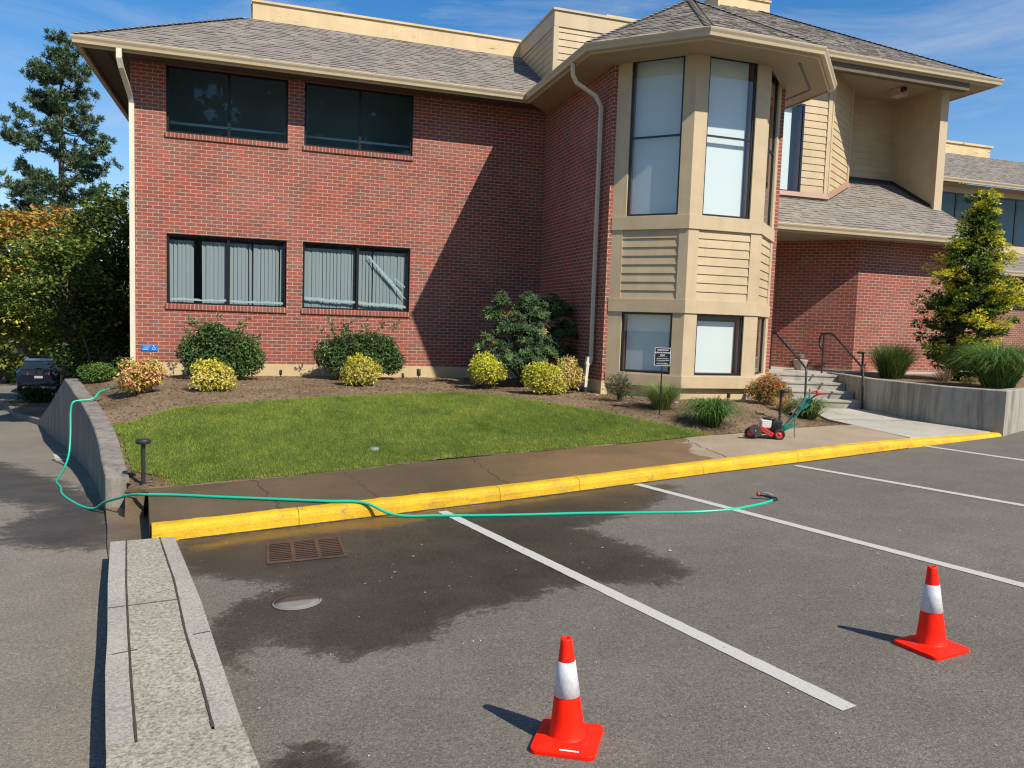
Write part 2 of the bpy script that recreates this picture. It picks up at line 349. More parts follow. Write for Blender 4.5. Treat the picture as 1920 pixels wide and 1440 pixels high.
def board(mb, P0, P1, ua, ub, za, zb, t0=0.0, t1=.022, m=0):
    """flat trim board standing t0..t1 proud of the wall line P0-P1"""
    P0, P1 = Vector((*P0[:2], 0)), Vector((*P1[:2], 0)); d = (P1 - P0).normalized(); o = Vector((d.y, -d.x, 0))
    mb.obox(P0 + d * ua + o * t0 + Vector((0, 0, za)), d * (ub - ua), o * (t1 - t0), (0, 0, zb - za), m)
def window(par, P0, P1, ua, ub, za, zb, inset=.07, mull=(), rails=(), fw=.045, glass='glass', blind=None, label=None, sill=False, bw=None, gaps=()):
    P0, P1 = Vector((*P0[:2], 0)), Vector((*P1[:2], 0)); d = (P1 - P0).normalized(); o = Vector((d.y, -d.x, 0)); P = lambda u, t, z: P0 + d * u + o * t + Vector((0, 0, z))
    def bx(mb, u0_, u1_, t0, t1, z0_, z1_, m=0): mb.obox(P(u0_, t0, z0_), d * (u1_ - u0_), o * (t1 - t0), (0, 0, z1_ - z0_), m)
    f = MB(); t0, t1 = -inset - .03, -inset + .012
    bx(f, ua, ub, t0, t1, za, za + fw); bx(f, ua, ub, t0, t1, zb - fw, zb); bx(f, ua, ua + fw, t0, t1, za + fw, zb - fw); bx(f, ub - fw, ub, t0, t1, za + fw, zb - fw)
    for u in mull: bx(f, u - fw * .6, u + fw * .6, t0, t1 - .002, za + fw, zb - fw)
    for z in rails: bx(f, ua + fw, ub - fw, t0, t1 - .004, z - fw * .4, z + fw * .4)
    fo = f.build('window', M['frame'], par, label=label)
    g = MB(); t = -inset - .01; g.poly([P(ua + fw, t, za + fw), P(ub - fw, t, za + fw), P(ub - fw, t, zb - fw), P(ua + fw, t, zb - fw)]); g.build('pane', M[glass], fo)
    if blind == 'vertical':
        g = MB(); u = ua + .05; rr = random.Random(int(ua * 100 + za * 10)); k = 0
        while u < ub - .10:
            if not any(a < u < b for a, b in gaps):
                an = rr.uniform(.05, .38) if rr.random() < .85 else rr.uniform(.5, .85); w = .088; lean = d * rr.uniform(-.008, .008)
                a = P(u, -inset - .09, za + .03); e = d * w * math.cos(an) + o * -w * math.sin(an)
                g.obox(a, e, o * .002, Vector((0, 0, zb - za - .14)) + lean, 0)
            u += .078
        g.build('blind', M['blind'], fo)
    elif blind == 'shade':
        b0, b1, bz0, bz1 = bw; g = MB(); bx(g, b0, b1, -inset - .13, -inset - .12, bz0, bz1); g.build('blind', M['shade'], fo)
        j = MB(); bx(j, ub - fw - .005, ub - fw, -inset - .22, -inset - .031, za, zb); bx(j, ua + fw, ua + fw + .005, -inset - .22, -inset - .031, za, zb); bx(j, ua + fw + .005, ub - fw - .005, -inset - .22, -inset - .031, za + fw - .012, za + fw - .002); j.build('jamb', M['jamb'], fo)
    if sill:
        s_ = MB(); a, b = ua - .02, ub + .02; h = .105
        z1_ = za + .004; z0_ = z1_ - h
        s_.poly([P(a, .035, z0_), P(b, .035, z0_), P(b, .035, z1_ - .01), P(a, .035, z1_ - .01)], [(a, .05), (b, .05), (b, .15), (a, .15)])
        s_.poly([P(a, .035, z1_ - .01), P(b, .035, z1_ - .01), P(b, -inset + .012, z1_ + .006), P(a, -inset + .012, z1_ + .006)], [(a, .05), (b, .05), (b, .15), (a, .15)])
        s_.poly([P(a, 0, z0_), P(b, 0, z0_), P(b, .035, z0_), P(a, .035, z0_)]); s_.poly([P(a, 0, z0_), P(a, .035, z0_), P(a, .035, z1_ - .01), P(a, 0, z1_)]); s_.poly([P(b, 0, z0_), P(b, 0, z1_), P(b, .035, z1_ - .01), P(b, .035, z0_)])
        s_.build('window_sill', M['rowlock'], fo)
    return fo

# ------------------------------------------------------------ terrain functions (metres; eye at x=0 y=0)
def G(x, y): return .007 + .040 * x - .034 * y
CB = [(-2.0, 7.05), (-.68, 7.25), (2.69, 7.78), (5.5, 8.36), (7.1, 8.64), (9.6, 9.13), (11.66, 9.5)]
def yc(x): return 9.5 + (x - 11.66) * .45 if x > 11.66 else float(np.interp(x, [c[0] for c in CB], [c[1] for c in CB]))
def zc(x): return G(x, yc(x)) + .14 - .09 * sm((x - 8) / 3.7)
def ysw(x): return float(np.interp(x, [-1.2, -.07, .87, 2.0, 3.76, 4.95, 6.27, 7.6, 9.4], [8.7, 8.85, 9.0, 9.33, 9.6, 9.78, 10.05, 10.22, 10.4]))
def walk(x, y): return zc(x) + (.02 + .025 * sm((x - 7) / 3)) * (y - yc(x))
WALLP = [(-1.60, 9.05, -.07), (-1.64, 9.24, -.045), (-1.77, 9.76, .03), (-1.93, 10.5, .10), (-2.12, 11.28, .16), (-2.31, 12.0, .215), (-2.51, 12.7, .26), (-2.76, 13.6, .30), (-3.02, 14.46, .33), (-3.31, 15.5, .37), (-3.61, 16.52, .40), (-4.51, 19.25, -.42), (-5.56, 22.56, -1.2)]
def bed(x, y):
    s = ysw(x); z0 = walk(x, s); Wd = 5.0 - 3.2 * sm((x - 2.5) / 4.5)
    z = z0 + (.43 - z0) * math.sin(min(1, max(0, (y - s) / Wd)) * math.pi / 2)
    if y > 16.8 and x < -2.3: z -= (y - 16.8) * .13
    xw = float(np.interp(y, [w[1] for w in WALLP], [w[0] for w in WALLP])); zw = float(np.interp(y, [w[1] for w in WALLP], [w[2] for w in WALLP]))
    k = sm((x - xw - .2) / 1.0); zl = zw - .05
    return min(z, zl) * (1 - k) + z * k if x < xw + 1.3 else z
DP = [(-60, .6), (-10, .1), (0, -.12), (3, -.19), (5, -.26), (7, -.33), (9.5, -.45), (12.7, -.64), (16.6, -.92), (41.5, -2.34), (60, -3.25), (70, -3.7), (120, -5), (400, -6)]
def drive(x, y): return float(np.interp(y, [d[0] for d in DP], [d[1] for d in DP]))
def grid(name, xs_fn, ys, n, zfn, material, wet=None, **kw):
    """sheet: for each y in ys, n x-values between xs_fn(y)"""
    V = []; Wt = []
    for y in ys:
        a, b = xs_fn(y)
        for i in range(n):
            x = a + (b - a) * i / (n - 1); V.append((x, y, zfn(x, y)))
    F = [(j * n + i, j * n + i + 1, (j + 1) * n + i + 1, (j + 1) * n + i) for j in range(len(ys) - 1) for i in range(n - 1)]
    me = bpy.data.meshes.new(name); me.from_pydata(V, [], F)
    if wet:
        for nm, fn in wet.items():
            at = me.attributes.new(nm, 'FLOAT', 'POINT'); at.data.foreach_set('value', [fn(v[0], v[1]) for v in V])
    me.materials.append(material); me.polygons.foreach_set('use_smooth', [True] * len(F)); me.update()
    o = bpy.data.objects.new(name, me); C.objects.link(o); return tag(o, **kw)
def pdist(poly, x, y):
    """signed distance to polygon, positive inside"""
    ins = False; d = 1e9; n_ = len(poly)
    for i in range(n_):
        x0, y0 = poly[i]; x1, y1 = poly[(i + 1) % n_]
        if (y0 > y) != (y1 > y) and x < (x1 - x0) * (y - y0) / (y1 - y0) + x0: ins = not ins
        dx, dy = x1 - x0, y1 - y0; t = max(0, min(1, ((x - x0) * dx + (y - y0) * dy) / (dx * dx + dy * dy + 1e-12))); d = min(d, math.hypot(x - x0 - t * dx, y - y0 - t * dy))
    return d if ins else -d
WET = [(-.68, 7.2), (.04, 7.35), (1.09, 7.5), (2.08, 7.6), (3.44, 7.9), (4.1, 8.05), (4.6, 7.8), (4.069, 7.222), (3.567, 6.741), (3.085, 6.569), (2.775, 6.358), (2.886, 5.915), (2.971, 5.357), (3.05, 4.9), (2.702, 4.70), (2.184, 4.868), (1.931, 4.839), (1.738, 4.735), (1.571, 4.685), (1.256, 4.591), (.929, 4.335), (.783, 4.221), (.594, 4.17), (.422, 4.194), (.203, 4.39), (-.029, 4.598), (-.056, 4.405), (-.134, 4.211), (-.221, 4.35), (-.296, 4.917), (-.201, 5.23), (.033, 5.483), (.196, 5.545), (-.19, 5.884), (-.48, 6.089), (-.75, 6.6)]
WET2 = [(.10, 3.27), (.2, 3.30), (.33, 3.23), (.38, 3.0), (.30, 2.85), (.05, 2.9), (.0, 3.12)]
RUST = [(-.66, 6.95), (-.3, 7.25), (1.4, 7.56), (3.6, 7.9), (3.6, 7.75), (2.2, 7.38), (1.5, 7.1), (1.0, 6.95), (.7, 7.0), (-.05, 6.88), (-.55, 6.75)]
DRIVE_WET_SHADE = [(-3.98, 14.0), (-3.2, 12.6), (-2.5, 11.4), (-1.8, 9.8), (-1.5, 9.0), (-1.2, 7.9), (-1.25, 7.4), (-1.7, 7.45), (-2.2, 7.8), (-2.45, 8.5), (-2.2, 9.2), (-2.7, 9.9), (-4.2, 11.5), (-5, 13)]  # real damp by the wall end plus leafy cast shadows painted as dark wet colour
def asphalt_mat(name, c):
    m, nt, b = mat(name, c, .88, spec=.4); v = objvec(nt)
    big = noise(nt, .35, 6, .6, v); med = noise(nt, 2.2, 6, .65, v); fine = noise(nt, 140, 2, .9, v)
    col = ramp(nt, big, [(.3, tuple(x * .84 for x in c)), (.7, tuple(x * 1.12 for x in c))]); col = mixc(nt, .6, col, ramp(nt, med, [(.3, (.78, .78, .78)), (.7, (1.15, 1.14, 1.12))]), 'MULTIPLY')
    col = mixc(nt, 1, col, ramp(nt, fine, [(.32, (.5, .5, .5)), (.5, (1, 1, 1)), (.7, (1.6, 1.56, 1.48))]), 'MULTIPLY')
    vo = N(nt, 'ShaderNodeTexVoronoi'); vo.inputs['Scale'].default_value = 52; nt.links.new(v, vo.inputs['Vector']); 
    m2 = noise(nt, 55, 3, .85, v); col = mixc(nt, 1, col, ramp(nt, m2, [(.35, (.66, .66, .66)), (.65, (1.32, 1.30, 1.26))]), 'MULTIPLY')
    dots = mth(nt, 'LESS_THAN', vo.outputs['Distance'], .17); wn = N(nt, 'ShaderNodeSeparateColor'); nt.links.new(vo.outputs['Color'], wn.inputs[0]); sel = mth(nt, 'MULTIPLY', dots, mth(nt, 'GREATER_THAN', wn.outputs[0], .66))
    col = mixc(nt, mth(nt, 'MULTIPLY', sel, .55), col, (.42, .39, .34))
    dk = mth(nt, 'MULTIPLY', dots, mth(nt, 'LESS_THAN', wn.outputs[1], .12)); col = mixc(nt, mth(nt, 'MULTIPLY', dk, .7), col, (.03, .03, .03))
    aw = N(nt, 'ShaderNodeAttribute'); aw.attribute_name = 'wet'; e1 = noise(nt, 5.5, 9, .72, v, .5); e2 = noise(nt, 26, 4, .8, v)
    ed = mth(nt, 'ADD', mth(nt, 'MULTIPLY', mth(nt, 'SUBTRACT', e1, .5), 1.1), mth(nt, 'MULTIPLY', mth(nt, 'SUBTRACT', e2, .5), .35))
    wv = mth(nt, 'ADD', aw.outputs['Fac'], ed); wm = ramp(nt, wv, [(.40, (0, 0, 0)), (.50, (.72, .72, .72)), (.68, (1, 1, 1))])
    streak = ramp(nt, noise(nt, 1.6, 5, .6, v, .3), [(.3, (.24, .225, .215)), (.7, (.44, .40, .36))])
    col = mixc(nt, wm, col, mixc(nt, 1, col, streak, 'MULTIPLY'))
    ar = N(nt, 'ShaderNodeAttribute'); ar.attribute_name = 'rust'; rm = ramp(nt, mth(nt, 'ADD', ar.outputs['Fac'], mth(nt, 'MULTIPLY', mth(nt, 'SUBTRACT', e1, .5), 1.3)), [(.5, (0, 0, 0)), (.95, (.72, .72, .72))])
    col = mixc(nt, rm, col, (.20, .105, .022)); nt.links.new(col, b.inputs['Base Color'])
    rr = mth(nt, 'SUBTRACT', .88, mth(nt, 'MULTIPLY', wm, .42)); nt.links.new(rr, b.inputs['Roughness'])
    h = mth(nt, 'ADD', fine, mth(nt, 'MULTIPLY', vo.outputs['Distance'], .5)); bump(nt, b, h, .5, .005)
    return m
M['asphalt'] = asphalt_mat('asphalt', (.138, .122, .102)); M['drive_asphalt'] = asphalt_mat('driveway_asphalt', (.190, .166, .134))
# ------------------------------------------------------------ SETTING: ground, lots, walks
def H(x, y):
    z = drive(x, y) - .45
    if x > -1.2: z = min(z, G(x, y) - .4) if y < 12 else z
    return z
m, nt_, b_ = mat('dry_ground', (.10, .085, .055), .95); M['ground'] = m
v_ = objvec(nt_); nt_.links.new(ramp(nt_, noise(nt_, .3, 8, .7, v_), [(.35, (.05, .07, .025)), (.65, (.13, .11, .07))]), b_.inputs['Base Color'])
ys = sorted(set(list(np.arange(-220, -20, 40.)) + list(np.arange(-20, 60, 4.)) + list(np.arange(60, 400, 40.))))
grid('ground', lambda y: (-260, 260), ys, 66, H, M['ground'], kind='structure')
def xl(y): return -.94 + (6.83 - y) * .171 if y < 6.83 else -.94
def wetf(poly, w=.5): return lambda x, y: max(0, min(1, .5 + pdist(poly, x, y) / w)) if (-6 < x < 7 and 2 < y < 16) else 0.0
w1, w2 = wetf(WET, .6), wetf(WET2, .4)
# parking lot as a sheet bent along the kerb
me_rows = [-60, -30, -15, -6, -2, 1, 2] + list(np.arange(2.4, 7.0, .09)) + [None]
V = []; Wt = []; Rt = []; xs_ = list(np.arange(0, 5.6, .09)) + [6, 6.6, 7.2, 8, 9, 10, 11.5, 13, 15, 18, 22, 28, 36, 50, 80]
rows = [-60, -30, -15, -6, -2, 1, 2] + list(np.arange(2.4, 6.6, .09)); tt = list(np.linspace(0, 1, 26))[1:]
for y in rows:
    for dx in xs_: x = xl(y) + dx; V.append((x, y, G(x, y))); Wt.append(max(w1(x, y), w2(x, y))); Rt.append(0)
rf = wetf(RUST, .35)
for t in tt:
    for dx in xs_:
        x = xl(6.6) * 1 + dx; y = 6.55 + t * (yc(min(x, 60)) + .06 - 6.55); V.append((x, y, G(x, y))); Wt.append(w1(x, y)); Rt.append(rf(x, y))
nx = len(xs_); ny = len(rows) + len(tt)
me = bpy.data.meshes.new('parking_lot'); me.from_pydata(V, [], [(j * nx + i, j * nx + i + 1, (j + 1) * nx + i + 1, (j + 1) * nx + i) for j in range(ny - 1) for i in range(nx - 1)])
for nm, vals in (('wet', Wt), ('rust', Rt)):
    at = me.attributes.new(nm, 'FLOAT', 'POINT'); at.data.foreach_set('value', vals)
me.materials.append(M['asphalt']); me.update(); o = bpy.data.objects.new('parking_lot', me); C.objects.link(o); tag(o, kind='structure')
def xr_drive(y):
    if y < 6.83: return xl(y)
    if y < 9.05: return -1.05
    if y < 22.5: return float(np.interp(y, [w[1] for w in WALLP], [w[0] for w in WALLP])) + .1
    return -5.4 + min(3, (y - 22.5) * .3)
drive_wet_shade = wetf(DRIVE_WET_SHADE, 1.0)
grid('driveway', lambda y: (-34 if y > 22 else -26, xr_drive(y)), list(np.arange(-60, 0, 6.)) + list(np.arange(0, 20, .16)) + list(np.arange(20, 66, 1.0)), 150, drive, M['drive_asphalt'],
     wet={'wet': lambda x, y: drive_wet_shade(x, y), 'rust': lambda x, y: 0.0}, kind='structure')  # driveway mask mixes damp asphalt with the painted leafy shadows
# stall lines
m, nt_, b_ = mat('white_road_paint', (.42, .40, .355), .8); v_ = objvec(nt_)
c_ = mixc(nt_, ramp(nt_, noise(nt_, 70, 4, .8, v_), [(.56, (0, 0, 0)), (.66, (.8, .8, .8))]), (.46, .44, .39), (.23, .21, .18)); nt_.links.new(c_, b_.inputs['Base Color']); M['line'] = m
for (a, b) in (((1.735, 7.49), (2.60, 2.775)), ((4.20, 8.05), (5.08, 3.1)), ((6.72, 8.42), (7.55, 3.7)), ((9.63, 9.12), (9.9, 4.6)), ((12.6, 9.6), (12.9, 5.0))):
    mb = MB(); A, B = Vector(a), Vector(b); d = (B - A).normalized(); s_ = Vector((-d.y, d.x)) * .05; n_ = 90; jt = [(1 + rnd.uniform(-.05, .05), 1 + rnd.uniform(-.05, .05)) for _ in range(91)]
    for i in range(n_):
        p, q = A.lerp(B, i / n_), A.lerp(B, (i + 1) / n_); mb.poly([(w.x, w.y, G(w.x, w.y) + .004) for w in (p - s_ * jt[i][0], p + s_ * jt[i][1], q + s_ * jt[i + 1][1], q - s_ * jt[i + 1][0])])
    mb.build('stall_line', M['line'], kind='structure', recalc=True)
for (a, b, w) in (((-3.45, 15.1), (-3.1, 14.95), .05), ((-3.3, 14.3), (-3.0, 14.1), .05), ((-3.45, 15.1), (-3.15, 14.0), .04), ((-3.2, 14.75), (-2.95, 14.6), .04), ((-17.6, 43.5), (-12.6, 47.0), .06)):
    mb = MB(); A, B = Vector(a), Vector(b); d = (B - A).normalized(); s_ = Vector((-d.y, d.x)) * w
    mb.poly([(q.x, q.y, drive(q.x, q.y) + .006) for q in (A - s_, A + s_, B + s_, B - s_)]); mb.build('driveway_marking', M['line'], kind='structure', recalc=True)
def resample(poly, n):
    P = [Vector(p) for p in poly]; L = [0]
    for i in range(1, len(P)): L.append(L[-1] + (P[i] - P[i - 1]).length)
    out = []
    for k in range(n):
        t = L[-1] * k / (n - 1); i = max(j for j in range(len(L)) if L[j] <= t + 1e-9); i = min(i, len(P) - 2); out.append(P[i].lerp(P[i + 1], (t - L[i]) / (L[i + 1] - L[i])))
    return out
def patch(name, A, B, n, k, zfn, material, skirt=0.0, **kw):
    a, b = resample(A, n), resample(B, n); V = []
    for j in range(k):
        for i in range(n): p = a[i].lerp(b[i], j / (k - 1)); V.append((p.x, p.y, zfn(p.x, p.y)))
    F = [(j * n + i, j * n + i + 1, (j + 1) * n + i + 1, (j + 1) * n + i) for j in range(k - 1) for i in range(n - 1)]
    if skirt:
        loop = [i for i in range(n)] + [j * n + n - 1 for j in range(1, k)] + [(k - 1) * n + i for i in range(n - 2, -1, -1)] + [j * n for j in range(k - 2, 0, -1)]
        base = len(V); V += [(V[i][0], V[i][1], V[i][2] - skirt) for i in loop]; q = len(loop)
        F += [(loop[i], base + i, base + (i + 1) % q, loop[(i + 1) % q]) for i in range(q)]
    mb = MB(); mb.faces(V, F); return mb.build(name, material, recalc=True, **kw)
# sidewalk (exposed aggregate, wet on its left part)
m, nt_, b_ = mat('exposed_aggregate', (.2, .16, .12), .85, spec=.3); v_ = objvec(nt_)
f_ = noise(nt_, 95, 3, .85, v_); g_ = noise(nt_, 1.2, 6, .6, v_)
c_ = ramp(nt_, g_, [(.3, (.26, .20, .135)), (.7, (.34, .27, .19))]); c_ = mixc(nt_, 1, c_, ramp(nt_, f_, [(.3, (.45, .45, .45)), (.5, (1, 1, 1)), (.7, (1.5, 1.45, 1.4))]), 'MULTIPLY')
tc_ = N(nt_, 'ShaderNodeTexCoord'); sx_ = N(nt_, 'ShaderNodeSeparateXYZ'); nt_.links.new(tc_.outputs['Object'], sx_.inputs[0])
q_ = mth(nt_, 'ADD', mth(nt_, 'MULTIPLY', sx_.outputs[1], -.25), sx_.outputs[0]); q_ = mth(nt_, 'ADD', q_, mth(nt_, 'MULTIPLY', mth(nt_, 'SUBTRACT', noise(nt_, 2.5, 6, .6, v_), .5), 1.0))
wm_ = ramp(nt_, mth(nt_, 'SUBTRACT', q_, 2.85), [(.44, (1, 1, 1)), (.50, (0, 0, 0))]); wt_ = ramp(nt_, noise(nt_, .9, 5, .6, v_), [(.3, (.46, .38, .28)), (.7, (.70, .56, .40))])
gr_ = ramp(nt_, mth(nt_, 'MULTIPLY', q_, .25), [(.0, (.62, .70, .78)), (.35, (1, 1, 1))])
c_ = mixc(nt_, wm_, c_, mixc(nt_, 1, mixc(nt_, 1, c_, wt_, 'MULTIPLY'), gr_, 'MULTIPLY')); nt_.links.new(c_, b_.inputs['Base Color'])
nt_.links.new(mth(nt_, 'SUBTRACT', .88, mth(nt_, 'MULTIPLY', wm_, .38)), b_.inputs['Roughness']); bump(nt_, b_, f_, .5, .005); M['aggregate'] = m
kb = [(x, yc(x) + .15) for x in np.linspace(-.95, 9.44, 24)]; ib = [(x, ysw(x)) for x in np.linspace(-1.14, 9.41, 24)]
patch('sidewalk', kb, ib, 60, 8, walk, M['aggregate'], skirt=.35, kind='structure')
for (xa, xb, w) in ((-.1, .18, .012), (2.5, 2.55, .010), (5.9, 5.75, .010), (.9, 1.12, .006)):
    mb = MB(); n_ = 14; R = random.Random(int(xa * 10)); pts = []
    for i in range(n_ + 1): t = i / n_; x = xa + (xb - xa) * t + R.uniform(-.035, .035); y0, y1 = ysw(x), yc(x) + .16; y = y0 + (y1 - y0) * t; pts.append((x, y, walk(x, y) + .003))
    for i in range(n_): a, b = pts[i], pts[i + 1]; mb.poly([(a[0] - w * .5, *a[1:]), (a[0] + w * .5, *a[1:]), (b[0] + w * .5, *b[1:]), (b[0] - w * .5, *b[1:])])
    mb.build('sidewalk_crack', M['joint'], kind='structure', recalc=True)
def walk2(x, y): return .205 + .033 * (y - 9.4)
SL = [(9.445, 9.25), (9.41, 10.42), (9.38, 10.99), (10.0, 12.35)]; SR = [(11.50, 9.62), (11.17, 10.4), (11.12, 11.2), (11.17, 12.16)]
patch('entry_walk', SL, SR, 20, 10, walk2, M['concrete'], skirt=.3, kind='structure')
mb = MB(); mb.poly([(p[0], p[1], walk2(*p[:2]) + .003) for p in ((9.42, 10.96), (11.1, 10.72), (11.1, 10.735), (9.42, 10.975))]); mb.build('walk_joint', M['joint'], kind='structure', recalc=True)
# yellow kerb
m, nt_, b_ = mat('yellow_kerb_paint', (.7, .4, .01), .6, spec=.35); v_ = objvec(nt_)
c_ = ramp(nt_, noise(nt_, 2.5, 6, .65, v_), [(.25, (.50, .28, .010)), (.55, (.70, .43, .012)), (.8, (.78, .52, .03))]); ch_ = noise(nt_, 11, 9, .75, v_, .3)
c_ = mixc(nt_, ramp(nt_, ch_, [(.61, (0, 0, 0)), (.66, (1, 1, 1))]), c_, (.27, .22, .16)); c_ = mixc(nt_, .35, c_, ramp(nt_, noise(nt_, 60, 3, .7, v_), [(.35, (.7, .65, .6)), (.65, (1.1, 1.1, 1.1))]), 'MULTIPLY')
gm_ = noise(nt_, 1, 7, .75, objvec(nt_, (4, 4, 14))); c_ = mixc(nt_, ramp(nt_, gm_, [(.52, (0, 0, 0)), (.72, (.55, .55, .55))]), c_, (.16, .11, .045)); nt_.links.new(c_, b_.inputs['Base Color']); bump(nt_, b_, noise(nt_, 35, 6, .8, v_), .6, .014); M['yellow'] = m
cuts = [-.92, .33, 2.42, 3.42, 5.25, 6.9, 9.0, 11.62]
mb = MB()
for a, b in zip(cuts[:-1], cuts[1:]):
    n_ = max(3, int((b - a) / .2)); path = []
    for i in range(n_ + 1):
        x = a + .003 + (b - a - .006) * i / n_; path.append((x, yc(x) + .02 + rnd.uniform(-.003, .003), zc(x) + rnd.uniform(-.002, .002)))
    mb.sweep(path, [(-.14, .001), (-.055, .0), (-.030, -.004), (-.010, -.014), (.003, -.032), (.014, -.065), (.034, -.30), (-.14, -.30)])
o = mb.build('kerb', M['yellow'], kind='structure', recalc=True)
mb = MB(); R = random.Random(4)   # dirt line along the kerb foot
x = -.7
while x < 9.2:
    L_ = R.uniform(.03, .14); y = yc(x) - .012; w = R.uniform(.008, .028); mb.poly([(x, y + .03, G(x, y) + .006), (x, y - w, G(x, y) + .005), (x + L_ * .5, y - w * R.uniform(.3, 1.4), G(x, y) + .005), (x + L_, y - w * .6 + L_ * .18, G(x + L_, y) + .005), (x + L_, y + .03 + L_ * .18, G(x + L_, y) + .006)]); x += L_ * .9
mb.build('kerb_dirt', M['joint'], kind='structure', recalc=True)
# concrete island between lot and driveway
def gi(x, y): return G(x, y) + .13
lo = [(-1.18, 6.85), (-.99, 5.65), (-.81, 4.6), (-.73, 4.08), (-.56, 3.13), (-.3, 1.6), (0, -.2)]; ls = [(-1.06, 6.85), (-.87, 5.6), (-.72, 4.69), (-.59, 3.92), (-.48, 3.3)]
rs = [(-.81, 6.85), (-.57, 5.57), (-.40, 4.49), (-.28, 3.86), (-.19, 3.32)]; ro = [(-.70, 6.85), (-.54, 6.01), (-.36, 5.04), (-.21, 4.12), (-.07, 3.29), (.0, 2.93), (.22, 1.6), (.5, -.2)]
def shift(P, d): return [(p[0] + d, p[1]) for p in P]
def upto(P, y): 
    out = [p for p in P if p[1] >= y]; i = len(out)
    if i < len(P): a, b = P[i - 1], P[i]; t = (a[1] - y) / (a[1] - b[1]); out.append((a[0] + (b[0] - a[0]) * t, y))
    return out
gj = lambda x, y: gi(x, y) + .001
patch('kerb_island', upto(lo, 3.31), shift(ls, -.006), 24, 3, gi, M['island'], skirt=.45, kind='structure')
patch('kerb_island', shift(ls, .006), shift(rs, -.006), 24, 3, lambda x, y: gi(x, y) - .002, M['island_agg'], skirt=.3, kind='structure')
patch('kerb_island', shift(rs, .006), upto(ro, 3.32), 24, 3, gi, M['island'], skirt=.45, kind='structure')
lo2 = [p for p in lo if p[1] < 3.3]; lo2.insert(0, (-.588, 3.295)); ro2 = [p for p in ro if p[1] < 3.3]; ro2.insert(0, (-.072, 3.305))
patch('kerb_island', lo2, ro2, 20, 3, gi, M['island_agg'], skirt=.45, kind='structure')
mb = MB()
for P in (ls, rs):
    n_ = 60; rsd = resample(P, n_)
    for i in range(n_ - 1):
        a, b = rsd[i], rsd[i + 1]; w = .003 + .0045 * rnd.random(); mb.poly([(a.x - w, a.y, gi(*a) - .0015 + .004), (a.x + w, a.y, gi(*a) + .0025), (b.x + w, b.y, gi(*b) + .0025), (b.x - w, b.y, gi(*b) + .0025)])
for (a, b) in (((-.90, 5.09), (-.50, 5.12)), ((-.74, 4.3), (-.62, 4.33)), ((-.36, 4.45), (-.27, 4.47))):
    mb.poly([(a[0], a[1], gi(*a) + .003), (b[0], b[1], gi(*b) + .003), (b[0], b[1] + .008, gi(*b) + .003), (a[0], a[1] + .008, gi(*a) + .003)])
mb.build('island_joint', M['joint'], kind='structure', recalc=True)
# low wet channel between island and wall end
M['wetconc'] = concrete_mat('wet_channel_concrete', (.17, .125, .075), .3, (.09, .065, .04), rough=.45)
patch('drain_channel', [(-1.60, 9.05), (-1.40, 8.0), (-1.30, 7.4), (-1.19, 6.86)], [(-1.12, 9.05), (-1.08, 8.3), (-.97, 7.5), (-.92, 6.86)], 16, 4, lambda x, y: -.315 - .03 * (y - 7), M['wetconc'], skirt=.3, kind='structure')
# retaining wall (a thing)
PATH = [(w[0], w[1], w[2]) for w in WALLP]; mb = MB(); T = .23; V = []
for i, (x, y, z) in enumerate(PATH):
    a = PATH[max(i - 1, 0)]; b = PATH[min(i + 1, len(PATH) - 1)]; d = Vector((b[0] - a[0], b[1] - a[1])).normalized(); nrm = Vector((d.y, -d.x)) * T
    zb = drive(x, y) - .3; V += [(x, y, zb), (x, y, z - .012), (x + nrm.x * .06, y + nrm.y * .06, z), (x + nrm.x * .94, y + nrm.y * .94, z), (x + nrm.x, y + nrm.y, z - .012), (x + nrm.x, y + nrm.y, zb)]
F = [(i * 6 + k, i * 6 + (k + 1) % 6, i * 6 + 6 + (k + 1) % 6, i * 6 + 6 + k) for i in range(len(PATH) - 1) for k in range(6)] + [tuple(range(6)), tuple(range((len(PATH) - 1) * 6, len(PATH) * 6))]
mb.faces(V, F); mb.build('retaining_wall', M['wall_conc'], None, 'curved concrete retaining wall between the lawn bed and the sunken driveway', 'wall', recalc=True)
# planting bed
def slabdist(x, y): return float(np.interp(y, [9, 10.42, 10.99, 12.35, 13], [9.445, 9.41, 9.38, 10.0, 10.4])) - x
def bedz(x, y):
    z = bed(x, y); d = slabdist(x, y)
    if d < 1.2 and y < 13: k = sm(max(0, d) / 1.2); z = (walk2(x, y) - .035) * (1 - k) + z * k
    return z
m, nt_, b_ = mat('bark_mulch', (.1, .07, .04), .95, spec=.15); v_ = objvec(nt_)
f_ = noise(nt_, 45, 6, .85, v_, .6); g_ = noise(nt_, .8, 6, .6, v_)
c_ = ramp(nt_, f_, [(.28, (.085, .057, .036)), (.48, (.20, .142, .088)), (.62, (.265, .195, .124)), (.78, (.34, .265, .18))])
c_ = mixc(nt_, 1, c_, ramp(nt_, g_, [(.35, (.55, .50, .45)), (.6, (1.15, 1.12, 1.08))]), 'MULTIPLY')
nt_.links.new(c_, b_.inputs['Base Color']); bump(nt_, b_, f_, .9, .02); M['mulch'] = m
def xbed(y):
    a = float(np.interp(y, [w[1] for w in WALLP], [w[0] for w in WALLP])) + .21 if y > 9.05 else -1.345
    if y > 22.5: a = -5.4 + (y - 22.5) * .05
    if y < 10.4: b = float(np.interp(y, [ysw(q) for q in (-1.2, -.07, .87, 2.0, 3.76, 4.95, 6.27, 7.6, 9.4)], [-1.12, -.07, .87, 2.0, 3.76, 4.95, 6.27, 7.6, 9.4]))
    elif y < 13: b = y and slabdist(0, y)
    elif y < 17.5: b = 10.04
    else: b = -2.5
    return a, max(b, a + .01)
JN = np.random.default_rng(3)
